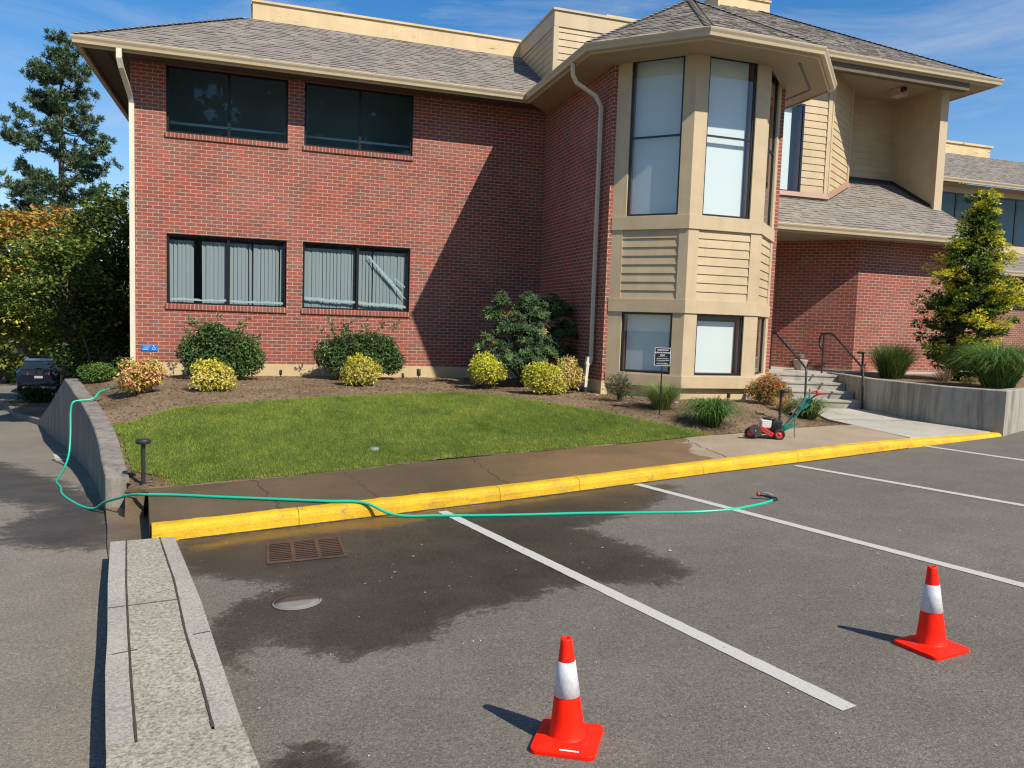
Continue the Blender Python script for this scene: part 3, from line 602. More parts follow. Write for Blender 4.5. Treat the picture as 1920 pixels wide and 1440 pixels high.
grid('planting_bed', xbed, list(np.arange(8.58, 17.42, .07)) + list(np.arange(17.5, 36, .5)), 170, lambda x, y: bedz(x, y) + JN.normal(0, .006), M['mulch'], kind='structure')
# loose chips and pebbles on the bed
mb = MB(); R = random.Random(11)
mb.obox((-1.335, 8.50, -.6), (.17, .03, 0), (-.01, .40, 0), (.01, 0, .44)); mb.build('broken_concrete', M['wetconc'], None, 'broken chunk of concrete wedged between the retaining wall end and the sidewalk', 'rubble')
# lawn
LP = [(-2.04, 11.64), (-1.39, 11.84), (-.46, 12.24), (.4, 12.65), (1.18, 13.02), (2.0, 13.35), (2.87, 13.59), (3.5, 13.48), (3.92, 13.21), (4.3, 12.66), (4.68, 12.06), (5.2, 11.39), (5.68, 10.76), (6.1, 10.39), (6.42, 10.12), (6.30, 10.06), (4.95, 9.79), (3.76, 9.62), (2.0, 9.345), (.87, 9.02), (-.07, 8.87), (-.89, 8.74), (-.96, 9.06), (-1.2, 9.30), (-1.40, 9.42), (-1.47, 9.7), (-1.60, 10.3), (-1.74, 11.0)]
m, nt_, b_ = mat('lawn_grass', (.1, .2, .03), .7, spec=.2); a_ = N(nt_, 'ShaderNodeVertexColor'); a_.layer_name = 'Col'
g_ = noise(nt_, 1.1, 6, .65, objvec(nt_)); g2_ = noise(nt_, 7, 5, .7, objvec(nt_, (1, .35, 1)))
c_ = mixc(nt_, 1, a_.outputs[0], ramp(nt_, g_, [(.32, (.66, .76, .66)), (.5, (1, 1, 1)), (.7, (1.32, 1.18, 1.15))]), 'MULTIPLY'); c_ = mixc(nt_, .8, c_, ramp(nt_, g2_, [(.3, (.68, .74, .7)), (.7, (1.3, 1.22, 1.1))]), 'MULTIPLY')
nt_.links.new(c_, b_.inputs['Base Color']); t_ = N(nt_, 'ShaderNodeBsdfTranslucent'); nt_.links.new(c_, t_.inputs[0]); x_ = N(nt_, 'ShaderNodeMixShader'); x_.inputs[0].default_value = .3
o_ = nt_.nodes['Material Output']; nt_.links.new(b_.outputs[0], x_.inputs[1]); nt_.links.new(t_.outputs[0], x_.inputs[2]); nt_.links.new(x_.outputs[0], o_.inputs[0]); M['lawn'] = m
lx, ly = np.array([p[0] for p in LP]), np.array([p[1] for p in LP])
def inside(px, py, qx, qy):
    r = np.zeros(len(px), bool); n_ = len(qx)
    for i in range(n_):
        j = (i + 1) % n_; c1 = (qy[i] > py) != (qy[j] > py); r ^= c1 & (px < (qx[j] - qx[i]) * (py - qy[i]) / (qy[j] - qy[i] + 1e-12) + qx[i])
    return r
gx_ = np.arange(-2.2, 6.6, .11); gy_ = np.arange(8.6, 13.8, .11); ZB = np.array([[bedz(x, y) for x in gx_] for y in gy_])
def bedz_np(px, py):
    fx = np.clip((px - gx_[0]) / .11, 0, len(gx_) - 1.001); fy = np.clip((py - gy_[0]) / .11, 0, len(gy_) - 1.001); i = fx.astype(int); j = fy.astype(int); a = fx - i; b = fy - j
    return ZB[j, i] * (1 - a) * (1 - b) + ZB[j, i + 1] * a * (1 - b) + ZB[j + 1, i] * (1 - a) * b + ZB[j + 1, i + 1] * a * b
def blades(n, h0, h1, w, lift, jitter=.032):
    px = rg.uniform(-2.1, 6.5, n * 2); py = rg.uniform(8.7, 13.65, n * 2); k = inside(px + rg.normal(0, jitter, n * 2), py + rg.normal(0, jitter, n * 2), lx, ly); px, py = px[k][:n], py[k][:n]; n = len(px)
    z = bedz_np(px, py) + lift - .012; h = rg.uniform(h0, h1, n); a = rg.uniform(0, 6.283, n); le = rg.uniform(0, .8, n) * h; la = rg.uniform(0, 6.283, n)
    dx, dy = np.cos(a) * w, np.sin(a) * w; V = np.empty((n, 3, 3), np.float32)
    V[:, 0] = np.stack([px - dx, py - dy, z], 1); V[:, 1] = np.stack([px + dx, py + dy, z], 1); V[:, 2] = np.stack([px + np.cos(la) * le, py + np.sin(la) * le, z + h], 1)
    t = rg.uniform(0, 1, (n, 1)); c = np.array([[.14, .225, .032]]) * (1 - t) + np.array([[.35, .42, .075]]) * t; dry = rg.uniform(0, 1, n) < .07; c[dry] = (.30, .26, .10)
    return V.reshape(-1, 3), c
Vb, Cb = blades(240000, .014, .040, .0032, .03)
sod_n = 0; SV = []; SF = []
nyr = 70; 
for j in range(len(gy_) - 1):
    for i in range(len(gx_) - 1): pass
# sod sheet (with its cut edge) and blades in one mesh
mb = MB(); cell = .11; 
pts_in = {}
for j, y in enumerate(gy_):
    for i, x in enumerate(gx_):
        pts_in[(i, j)] = pdist(LP, x, y)
def sodz(x, y): return bedz(x, y) + .028
Vs = []; idx = {}
def vid(i, j):
    if (i, j) not in idx:
        x, y = gx_[i], gy_[j]; d = pts_in[(i, j)]
        if d < 0:   # pull to the outline
            best = None
            for q in range(len(LP)):
                x0, y0 = LP[q]; x1, y1 = LP[(q + 1) % len(LP)]; dx, dy = x1 - x0, y1 - y0; t = max(0, min(1, ((x - x0) * dx + (y - y0) * dy) / (dx * dx + dy * dy))); cx, cy = x0 + t * dx, y0 + t * dy; e = math.hypot(x - cx, y - cy)
                if best is None or e < best[0]: best = (e, cx, cy)
            x, y = best[1], best[2]; z = bedz(x, y) + .004
        else: z = sodz(x, y)
        idx[(i, j)] = len(Vs); Vs.append((x, y, z))
    return idx[(i, j)]
Fs = []
for j in range(len(gy_) - 1):
    for i in range(len(gx_) - 1):
        q = [(i, j), (i + 1, j), (i + 1, j + 1), (i, j + 1)]
        if max(pts_in[k] for k in q) > 0 and min(pts_in[k] for k in q) > -.16:
            Fs.append([vid(*k) for k in q])
ns = len(Vs); nf = len(Fs); tri = []
for f in Fs: tri += [(f[0], f[1], f[2]), (f[0], f[2], f[3])]
Vall = np.concatenate([np.array(Vs, np.float32), Vb]); Fb = np.arange(len(Vb), dtype=np.int32).reshape(-1, 3) + ns; Fall = np.concatenate([np.array(tri, np.int32), Fb])
Call = np.concatenate([np.tile([[.085, .12, .022]], (len(tri), 1)), Cb])
o = rawmesh('lawn', Vall, Fall, M['lawn'], col=Call); tag(o, kind='stuff', label='fresh green lawn laid in a fan shape beside the sidewalk', cat='grass')
# bark chips: real little slivers on the bed
n_ = 26000; px = rg.uniform(-3, 10, n_); py = rg.uniform(8.8, 17.3, n_)
ok = ~inside(px, py, lx, ly); zz = []
keep = []
for i in range(n_):
    if not ok[i]: continue
    a, b = xbed(py[i])
    if a + .03 < px[i] < b - .03: keep.append(i); zz.append(bedz(px[i], py[i]))
px, py, zz = px[keep], py[keep], np.array(zz); n_ = len(px); a = rg.uniform(0, 6.283, n_); L_ = rg.uniform(.005, .019, n_); w = L_ * rg.uniform(.3, .7, n_)
ca, sa = np.cos(a), np.sin(a); tz = rg.uniform(.002, .018, (n_, 4)); V = np.empty((n_, 4, 3), np.float32)
for q, (e, f) in enumerate(((-1, -1), (1, -1), (1, 1), (-1, 1))): V[:, q] = np.stack([px + e * L_ * ca - f * w * sa, py + e * L_ * sa + f * w * ca, zz + tz[:, q]], 1)
t = rg.uniform(0, 1, (n_, 1)) ** 1.6; col = np.array([[.075, .05, .03]]) * (1 - t) + np.array([[.32, .235, .15]]) * t
M['chips'] = attr_mat('bark_chip', .9, 0); o = rawmesh('bark_mulch', V.reshape(-1, 3), np.arange(n_ * 4).reshape(-1, 4), M['chips'], col=col); tag(o, kind='stuff', label='loose bark chips scattered over the planting bed', cat='mulch')
# stray leaves and grit on the asphalt
M['grit'] = attr_mat('grit', .9, 0); n_ = 900; px = rg.uniform(-1, 8, n_); py = rg.uniform(2.3, 8, n_); k = (py < np.interp(px, [c[0] for c in CB], [c[1] for c in CB]) - .05) & (px > -.94 + (6.83 - py) * .171 + .35); px, py = px[k], py[k]; n_ = len(px)
a = rg.uniform(0, 6.283, n_); L_ = rg.uniform(.003, .008, n_) * (1 + 1.5 * (rg.uniform(0, 1, n_) < .03)); V = np.empty((n_, 3, 3), np.float32)
for q in range(3): V[:, q] = np.stack([px + L_ * np.cos(a + q * 2.1), py + L_ * np.sin(a + q * 2.1), .007 + .04 * px - .034 * py + .003 + rg.uniform(0, .006, n_)], 1)
o = rawmesh('grit', V.reshape(-1, 3), np.arange(n_ * 3).reshape(-1, 3), M['grit'], col=np.array([[.5, .46, .38]]) * rg.uniform(.1, 1.1, (n_, 1))); tag(o, kind='stuff', label='fine grit and bits scattered over the asphalt', cat='grit')
# steps, landing
SD = Vector((.308, .951)).normalized(); RD = Vector((SD.y, -SD.x))
def LD(L, D): return (RD.x * L + SD.x * D, RD.y * L + SD.y * D)
mb = MB()
for k in range(4):
    D0 = 15.04 + k * .42; z1 = .30 + .1425 * (k + 1); D1 = 15.04 + 4 * .42 + .2
    p = [LD(5.2, D0), LD(6.90, D0), LD(6.90, D1), LD(5.2, D1)]; mb.prism(p, -.1 if k == 0 else z1 - .145, z1 - (0 if k < 3 else .003))
    q = [LD(5.2, D0 - .018), LD(6.90, D0 - .018), LD(6.90, D0 + .001), LD(5.2, D0 + .001)]; mb.prism(q, z1 - .035, z1 - .001)
st = mb.build('entry_steps', M['steps'], None, 'four worn concrete steps leading up to the recessed entry', 'steps')
mb = MB(); mb.prism([LD(5.2, 16.32), LD(6.95, 16.32), (11.9, 14.45), (20, 14.5), (20, 15.5), (14, 19.5), (9.9, 19.5), (9.9, 14.0)], .4, .872)
mb.build('entry_landing', M['concrete'], kind='structure')
# planter
pl = empty('planter', (11.6, 9.5, .2), 'raised planter with stained concrete wall right of the steps', 'planter')
inv = pl.matrix_basis.inverted()
def under(o, par):   # keep world placement when parenting to an empty that is not at the origin
    o.parent = par; o.matrix_parent_inverse = Matrix.Translation(-Vector(par.location)) if par.rotation_euler.z == 0 else par.matrix_basis.inverted(); return o
pp = [LD(6.92, 16.9), LD(6.92, 15.0), (11.16, 11.2), (11.2, 10.4), (11.64, 9.5), (12.75, 9.98), (18.5, 12.5)]
mb = MB(); mb.sweep([(p[0], p[1], .905) for p in pp], [(0, -1.1), (0, -.012), (-.012, 0), (-.19, 0), (-.2, -.012), (-.2, -1.1)]); under(mb.build('planter_wall', M['planter'], recalc=True), pl)
mb = MB(); V = [(p[0] + .1, p[1] + .08, .85) for p in pp]; mb.poly(V + [(18.5, 14.55, .85), (11.9, 14.55, .85)]); under(mb.build('soil', M['mulch'], recalc=True), pl)
# ------------------------------------------------------------ OFFICE BUILDING
B = empty('office_building', (0, 0, 0), 'red brick office building with a tan panelled bay tower and shingled hip roofs', 'building')
FY = 17.356; XL = -2.566; XC = 6.24; BY = 13.62; EZ = 6.80; XR = 10.05
A0, A1, A2, A3 = (6.32, BY), (7.37, 12.57), (8.91, 12.57), (9.96, BY)
uw = [(.655, 3.02, 5.37, 6.70), (3.355, 5.69, 5.37, 6.70)]; lw = [(.655, 3.02, 1.90, 3.34), (3.355, 5.69, 1.90, 3.34)]
mb = MB(); wall(mb, (XL, FY), (XC, FY), .69, 6.74, [(a, b, c, 6.70) for a, b, c, d in uw] + lw); mb.build('brick_wall', M['brick'], B)
mb = MB(); wall(mb, (XL, 30), (XL, FY), .3, 6.68); mb.build('brick_wall', M['brick'], B)
mb = MB(); wall(mb, (XC, FY), (XC, BY), .69, 6.68); wall(mb, (XC, BY), (A0[0], BY), .69, 6.68, u0=3.74); mb.build('brick_wall', M['brick'], B)
mb = MB(); wall(mb, A3, (XR, BY), .5, 6.68); wall(mb, (XR, BY), (XR, 19), .5, 6.68, u0=.09); mb.build('brick_wall', M['brick'], B)
mb = MB(); wall(mb, (9.9, 18.78), (13.535, 15.147), .80, 4.1); wall(mb, (13.535, 15.147), (16.6, 15.147), .80, 4.1, u0=5.05); wall(mb, (16.6, 15.147), (16.6, 30), .8, 4.1); mb.build('brick_wall', M['brick'], B)
mb = MB(); mb.box((XL - .004, FY - .012, -.6), (XC, FY + .2, .69)); mb.box((XL - .012, FY + .2, -1.5), (XL + .2, 30, .3)); mb.box((XC - .012, BY - .012, -.2), (XC + .2, FY - .012, .69))
fb = [(A0[0] + .02, BY + .06), (A1[0] + .035, A1[1] + .07), (A2[0] - .035, A2[1] + .07), (A3[0] - .02, BY + .06), (10.06, BY + .06), (10.06, 15), (6.46, 15), (6.46, BY + .06)]
mb.prism(fb, -.1, .645); mb.box((XC + .2, BY - .008, -.2), (A0[0] + .03, BY + .2, .69)); mb.build('foundation', M['cream'], B)
# left wing windows
for i, (a, b, c, d) in enumerate(uw): window(B, (XL, FY), (XC, FY), a, b, c, d, mull=[a + (b - a) * .505], glass='dark_glass', sill=True, label=('dark upper window with no blinds, nearest the corner downspout', 'dark upper window with no blinds, nearest the inside corner')[i])
gp = [[(1.16, 1.27)], [(4.45, 4.55)]]
for i, (a, b, c, d) in enumerate(lw): window(B, (XL, FY), (XC, FY), a, b, c, d, mull=[a + (b - a) * .505], glass='glass', blind='vertical', sill=True, gaps=gp[i], label=('ground floor window with vertical blinds nearest the corner downspout', 'ground floor window with vertical blinds and torn film, nearest the inside corner')[i])
M['film'] = mat('pale_pane_strip', (.42, .52, .54), .3)[0]
fy = FY + .095
for (u0, z0, u1, z1, h0, h1) in ((-1.85, 1.99, .40, 1.98, .03, .05), (.84, 2.10, 3.07, 2.00, .07, .05)):  # pale band low across each ground floor pane
    mb = MB(); P_ = [(u0 + (u1 - u0) * i / 8, fy, z0 + (z1 - z0) * i / 8 + .008 * math.sin(i * 2.1)) for i in range(9)]
    for i in range(8): mb.poly([P_[i], P_[i + 1], (P_[i + 1][0], fy, P_[i + 1][2] + h1), (P_[i][0], fy, P_[i][2] + h0)])
    mb.build('pane_strip', M['film'], B)
mb = MB(); mb.poly([(2.18, fy, 3.12), (2.22, fy, 3.12), (2.74, fy, 2.60), (3.06, fy, 2.20), (3.02, fy, 2.22), (2.64, fy, 2.60)]); mb.poly([(2.78, fy, 2.66), (2.80, fy, 2.67), (3.04, fy, 2.48), (3.03, fy, 2.45)]); mb.build('pane_strip', M['film'], B)  # torn film strips lying diagonally in the right pane
mb = MB(); mb.box((XL + .3, FY + 1.6, .7), (XC - .3, FY + 1.7, 7.9)); mb.box((XL + .3, FY + .25, 3.9), (XC - .3, FY + 1.6, 4.2)); mb.box((XL + .3, FY + .25, .7), (XC - .3, FY + 1.6, .8)); mb.build('interior', M['room'], B)
mb = MB(); mb.box((XL + .4, FY + .55, 5.66), (XC - .4, FY + .62, 5.71)); mb.build('interior_ledge', M['shade'], B)
# bay tower
faces = [(A0, A1), (A1, A2), (A2, A3)]; FL = [1.485, 1.54, 1.485]
tr = MB(); sd = MB(); bwins = []
for k, (P, Q) in enumerate(faces):
    L = math.dist(P, Q); wa, wb = (.27, L - .22) if k == 0 else (.265, L - .255) if k == 1 else (.22, L - .27)
    holes = [(wa, wb, 3.83, 6.80), (wa, wb, .885, 2.03)]
    wall(tr, P, Q, .64, 6.80, [(wa, wb, 3.83, 6.795), (wa, wb, .885, 2.03), (wa - .045, wb + .045, 2.28, 3.57)], reveal=.09)
    e = .002
    for (za, zb) in ((.645, .86), (2.035, 2.275), (3.575, 3.815)): board(tr, P, Q, -.009 if k else 0, L + .009 if k < 2 else L, za, zb, 0, .024)
    laps(sd, Vector((*P, 0)) + (Vector((*Q, 0)) - Vector((*P, 0))).normalized() * (wa - .045) + Vector((0, 0, 0)), Vector((*P, 0)) + (Vector((*Q, 0)) - Vector((*P, 0))).normalized() * (wb + .045), 2.28, 3.575, .162, lip=.018)
    top = 6.56
    n0 = dict(inset=.05, fw=.04, glass='glass')
    lab = ['left', 'middle', 'right'][k]
    window(B, P, Q, wa, wb, 3.83, 6.79, rails=[5.28], blind='shade', bw=(wa + .045, wb - .05 - .035 * (k == 1) - .005, 3.88, 6.70), label=f'tall upper window in the {lab} face of the bay tower', **n0)
    window(B, P, Q, wa, wb, .885, 2.03, blind='shade', bw=(wa + .07, wb - .09, .93, 2.0 if k == 0 else 1.90), label=f'small lower window in the {lab} face of the bay tower', **n0)
for i in range(len(sd.v)):   # siding sits in the recess behind the posts
    pass
tr.build('bay_trim', M['tan_trim'], B)
# push siding back 20 mm along inward normal: rebuild per face
sd = MB()
for k, (P, Q) in enumerate(faces):
    L = math.dist(P, Q); wa, wb = (.27, L - .22) if k == 0 else (.265, L - .255) if k == 1 else (.22, L - .27); d = (Vector((*Q, 0)) - Vector((*P, 0))).normalized(); inn = Vector((-d.y, d.x, 0)) * .026; P3 = Vector((*P, 0))
    laps(sd, P3 + d * (wa - .045) + inn, P3 + d * (wb + .045) + inn, 2.28, 3.575, .162, lip=.018)
sd.build('lap_siding', M['tan'], B)
mb = MB(); mb.prism([(6.75, 13.9), (7.6, 13.05), (8.7, 13.05), (9.6, 13.9), (9.6, 14.1), (6.75, 14.1)], .66, 6.7); mb.build('interior', M['room'], B)
# roofs
M['brown'] = paint_mat('brown_stain', (.13, .095, .06), .7, .08)
rf = MB(); S_ = .6; ang = math.atan(S_); ca, sa = math.cos(ang), math.sin(ang)
OY = 16.60
def vlen(dy): return dy / ca
# left wing front slope
P = [(-3.42, 0), (5.50, 0), (6.28, vlen(.78)), (6.28, vlen(3.0)), (-.42, vlen(3.0))]
shingle_plane(rf, (0, OY, EZ + .01), (1, 0, 0), (0, ca, sa), P, seed=2)
rf.poly([(-3.42, OY, EZ), (-.42, 19.6, EZ + 1.8), (-.42, 27, EZ + 1.8), (-3.42, 30, EZ)], None, 0, (.22, .2, .19))
ridge_cap(rf, (-3.42, OY, EZ + .02), (-.42, 19.6, EZ + 1.82))
# bay tower hip roof
c = [(5.50, 16.6), (5.50, 13.23), (7.08, 11.72), (9.43, 11.75), (11.0, 13.32), (11.0, 15.4)]; AP = Vector((8.26, 14.5, 8.46))
def tri_roof(a, b, apexs, seed):
    a3, b3 = Vector((*a, EZ + .01)), Vector((*b, EZ + .01)); U = (b3 - a3).normalized(); nrm = U.cross((apexs[-1] - a3)).normalized(); V_ = nrm.cross(U).normalized()
    pl_ = [(0, 0), ((b3 - a3).length, 0)] + [((p - a3).dot(U), (p - a3).dot(V_)) for p in apexs]; shingle_plane(rf, a3, U, V_, pl_, seed=seed)
RB = Vector((8.26, 18.6, 8.46))
tri_roof(c[1], c[2], [AP], 3); tri_roof(c[2], c[3], [AP], 4); tri_roof(c[3], c[4], [AP], 5)
tri_roof(c[4], (11.0, 18.0), [Vector((8.26, 18.0, 8.46)), AP], 6)
rf.poly([(5.5, 16.6, EZ), (8.26, 19.4, 8.46), tuple(AP), (5.5, 13.23, EZ)], None, 0, (.22, .2, .19)); rf.poly([(5.5, 16.6, EZ), (5.5, 13.23, EZ), tuple(AP), (8.26, 19.4, 8.46)], None, 0, (.22, .2, .19))
for q in (c[1], c[2], c[3], c[4]): ridge_cap(rf, (*q, EZ + .02), AP + Vector((0, 0, .02)))
# main upper roof on the right
MZ = 8.27; MY = 15.3
shingle_plane(rf, (0, MY, MZ), (1, 0, 0), (0, ca, sa), [(7.9, 0), (17.7, 0), (13.4, vlen(4.3)), (12.2, vlen(4.3))], seed=7)
ridge_cap(rf, (17.7, MY, MZ + .01), (13.4, 19.6, MZ + 2.59)); rf.poly([(17.7, MY, MZ), (17.7, 28, MZ), (13.4, 24, MZ + 2.58), (13.4, 19.6, MZ + 2.58)], None, 0, (.22, .2, .19))
rf.poly([(13.4, 19.6, MZ + 2.58), (13.4, 24, MZ + 2.58), (12.2, 24, MZ + 2.58), (12.2, 19.6, MZ + 2.58)], None, 0, (.2, .2, .2)); rf.poly([(12.2, 19.6, MZ + 2.58), (12.2, 24, MZ + 2.58), (7.9, 28, MZ), (7.9, MY, MZ)], None, 0, (.22, .2, .19))
# entry roof
GZ = 4.13; GY = 14.5
shingle_plane(rf, (0, GY, GZ), (1, 0, 0), (0, ca, sa), [(10.06, 0), (16.85, 0), (16.85, vlen(3.05)), (10.06, vlen(3.05))], seed=8)
rf.build('roof', M['shingle'], B, cols=True)
# parapets and roof boxes
def parapet(p0, p1, z0, z1, cap=.05, lapsz=None, name='parapet', wood='parapet'):
    mb = MB(); d = (Vector(p1) - Vector(p0)).normalized(); L = math.dist(p0, p1); 
    board(mb, p0, p1, 0, L, z0, z1 - cap, -.2, .0); board(mb, p0, p1, -.02, L + .02, z1 - cap, z1, -.24, .035); return mb
mb = parapet((-.30, 19.6), (6.27, 19.6), 8.55, 9.05); mb.box((-.30, 19.8, 8.55), (-.1, 27, 9.0)); mb.box((-.34, 19.8, 9.0), (-.06, 27, 9.05)); mb.build('parapet', M['parapet'], B)
mb = MB(); bx0, by0, bx1 = 6.30, 17.13, 9.6
laps(mb, (bx0, by0), (bx1, by0), 6.9, 8.60, .155); laps(mb, (bx0, 20), (bx0, by0), 6.9, 8.60, .155); mb.build('lap_siding', M['tan'], B)
mb = MB(); mb.box((bx0 - .004, by0 + .004, 6.9), (bx1, 20, 8.6)); board(mb, (bx0, by0), (bx1, by0), -.024, 3.3, 8.56, 8.91, 0, .03); board(mb, (bx0, 20), (bx0, by0), 0, 2.87, 8.56, 8.91, 0, .03)
board(mb, (bx0, by0), (bx1, by0), -.026, .09, 6.9, 8.56, 0, .026); board(mb, (bx0, 20), (bx0, by0), 2.78, 2.868, 6.9, 8.56, 0, .026)
mb.box((bx0 - .06, by0 - .06, 8.91), (bx1, 20, 8.96)); mb.build('parapet', M['tan_trim'], B)
mb = parapet((8.72, 19.7), (12.0, 19.7), 9.3, 10.09); mb.build('parapet', M['parapet'], B)
mb = parapet((12.02, 19.55), (13.72, 19.55), 10.6, 11.16); mb.box((12.02, 19.75, 10.4), (12.2, 25, 11.11)); mb.box((11.99, 19.75, 11.11), (12.2, 25, 11.16)); mb.box((13.5, 19.75, 10.6), (13.72, 25, 11.11)); mb.build('parapet', M['parapet'], B)
# gutters
GP = [(0, 0), (.012, .012), (.11, .012), (.125, -.002), (.118, -.03), (.095, -.075), (.088, -.125), (0, -.125)]
def gutter(path, z, name='gutter'):
    mb = MB(); mb.sweep([(*p, z) for p in path], GP); mb.sweep([(*p, z) for p in path], [(-.03, .0), (0, .0), (0, -.165), (-.03, -.165)]); return mb.build('gutter', M['gutter'], B, recalc=True)
gutter([(-3.34, 30), (-3.34, OY + .08), (5.58, OY + .08), (5.58, 13.28), (7.12, 11.80), (9.39, 11.83), (10.92, 13.36), (10.92, 15.0)], EZ)
gutter([(8.6, MY + .08), (17.62, MY + .08), (17.62, 28)], MZ)
gutter([(10.08, GY + .08), (16.93, GY + .08)], GZ)
# soffits and fascias
sf = MB()
def flat(mb, pts, z, m=0): mb.poly([(*p, z) for p in pts], None, m)
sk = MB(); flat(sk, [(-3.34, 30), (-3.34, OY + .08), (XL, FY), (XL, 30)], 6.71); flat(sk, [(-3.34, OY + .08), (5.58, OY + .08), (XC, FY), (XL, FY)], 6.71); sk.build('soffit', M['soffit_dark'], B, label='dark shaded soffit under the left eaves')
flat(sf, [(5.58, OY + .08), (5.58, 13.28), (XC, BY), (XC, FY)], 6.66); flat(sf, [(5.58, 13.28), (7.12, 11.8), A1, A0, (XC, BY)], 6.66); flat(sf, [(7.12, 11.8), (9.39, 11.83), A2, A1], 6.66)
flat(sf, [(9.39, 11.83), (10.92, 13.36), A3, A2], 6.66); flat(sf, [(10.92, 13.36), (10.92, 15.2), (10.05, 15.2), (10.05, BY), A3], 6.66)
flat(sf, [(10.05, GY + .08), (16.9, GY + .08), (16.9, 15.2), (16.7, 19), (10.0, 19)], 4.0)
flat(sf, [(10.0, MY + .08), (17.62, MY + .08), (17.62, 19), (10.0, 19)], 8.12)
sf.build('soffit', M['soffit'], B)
mb = MB(); v0 = .10
for pth in ([(-3.30, 27), (-3.30, 16.75)], ): mb.sweep([(*p, 6.705) for p in pth], [(-.42, 0), (-.38, 0), (-.38, -.006), (-.42, -.006)])
mb.build('soffit_vent', M['metal_dark'], B, recalc=True); mb = MB()
for pth in ([(10.55, 14.8), (10.5, 13.45), (9.3, 12.25)],): mb.sweep([(*p, 6.655) for p in pth], [(-.02, 0), (.02, 0), (.02, -.008), (-.02, -.008)])
mb.build('soffit_vent', M['metal_dark'], B, recalc=True)
# flue of eave underside above the bay
# alcove above the entry
Cc = (13.10, 15.92); Dd = (14.56, 16.95); SBY = 15.92
sd = MB(); wall_ = ((10.06, SBY), Cc)
wv = (1.12, 2.24, 5.10, 7.20)
for (ua, ub, za, zb) in ((0, wv[0], 4.3, 8.12), (wv[1], 3.0, 4.3, 8.12), (wv[0], wv[1], 4.3, wv[2]), (wv[0], wv[1], wv[3], 8.12)):
    P0 = Vector((10.06, SBY, 0)); laps(sd, (10.06 + ua, SBY), (10.06 + ub, SBY), za if za != 4.3 else 4.3, zb, .17)
laps(sd, Cc, Dd, 4.4, 8.12, .17); laps(sd, (14.57, 17.5), (16.58, 17.5), 5.0, 8.12, .17); laps(sd, (16.58, 17.5), (16.58, 16.12), 4.6, 8.12, .17)
sd.build('lap_siding', M['tan'], B)
Lc = math.dist(Cc, Dd)
for args in (((10.06, SBY), Cc, 2.93, 3.04, 4.4, 8.12, 0, .03), (Cc, Dd, 0, .13, 4.4, 8.12, .0, .032), (Cc, Dd, Lc - .06, Lc + .02, 4.6, 8.12, .0, .03), ((14.57, 17.5), (16.58, 17.5), 1.93, 2.0, 5.0, 8.12, .0, .03)):
    tm = MB(); board(tm, *args); tm.build('corner_trim', M['tan_trim'], B)
tm = MB(); tm.prism([(14.56, 16.96), (14.62, 16.94), (14.62, 17.6), (14.56, 17.6)], 4.6, 8.12)
ct = MB(); ct.box((16.56, 16.08, 4.7), (16.79, 17.7, 8.12)); ct.box((16.55, 16.0, 4.7), (16.80, 16.10, 8.12)); ct.build('corner_post', M['tan_trim'], B)
tm.build('corner_trim', M['tan_trim'], B); mb = MB(); mb.box((10.06, MY + .12, 7.93), (16.8, MY + .30, 8.119)); mb.build('header_beam', M['brown'], B)
mb = MB(); z_ = lambda y: GZ + .6 * (y - GY)
mb.poly([(10.06, SBY - .03, z_(SBY) + .17), (13.1, SBY - .03, z_(SBY) + .17), (13.1, SBY - .10, z_(SBY) + .03), (10.06, SBY - .10, z_(SBY) + .03)]); mb.poly([(13.1, SBY - .03, z_(SBY) + .17), (14.58, 16.93, z_(16.95) + .17), (14.62, 16.86, z_(16.95) + .03), (13.1, SBY - .10, z_(SBY) + .03)])
M['flashing'] = paint_mat('brown_flashing', (.33, .19, .13), .5, .05, False); mb.build('roof_flashing', M['flashing'], B)
mb = MB(); mb.poly([(14.5, 17.44, z_(17.44)), (16.6, 17.44, z_(17.44)), (16.6, 17.47, z_(17.44) + .12), (14.5, 17.47, z_(17.44) + .12)]); mb.poly([(16.53, 17.5, z_(17.5)), (16.53, 16.1, z_(16.1)), (16.55, 16.1, z_(16.1) + .1), (16.55, 17.5, z_(17.5) + .1)]); mb.build('roof_flashing', M['metal_dark'], B)
window(B, (10.06, SBY), Cc, wv[0], wv[1], wv[2], wv[3], inset=-.03, fw=.05, glass='glass', blind='shade', bw=(wv[0] + .06, wv[1] - .28, 5.15, 7.1), label='tall window in the siding wall above the entry roof')
mb = MB(); mb.box((10.3, SBY + .5, 4.4), (13.0, SBY + .6, 8.1)); mb.build('interior', M['room'], B)
mb = MB(); mb.box((16.60, 15.10, .87), (16.75, 15.3, 4.0)); mb.build('pilaster', M['tan_trim'], B)
# brick wall continues hidden behind; roof back wall closes the volume
mb = MB(); mb.poly([(XL, 29.9, 0), (16.6, 29.9, 0), (16.6, 29.9, 6.7), (XL, 29.9, 6.7)]); mb.poly([(-.3, 19.7, 8.6), (6.3, 19.7, 8.6), (6.3, 29, 8.6), (-.3, 29, 8.6)]); mb.build('rear_wall', M['room'], B)
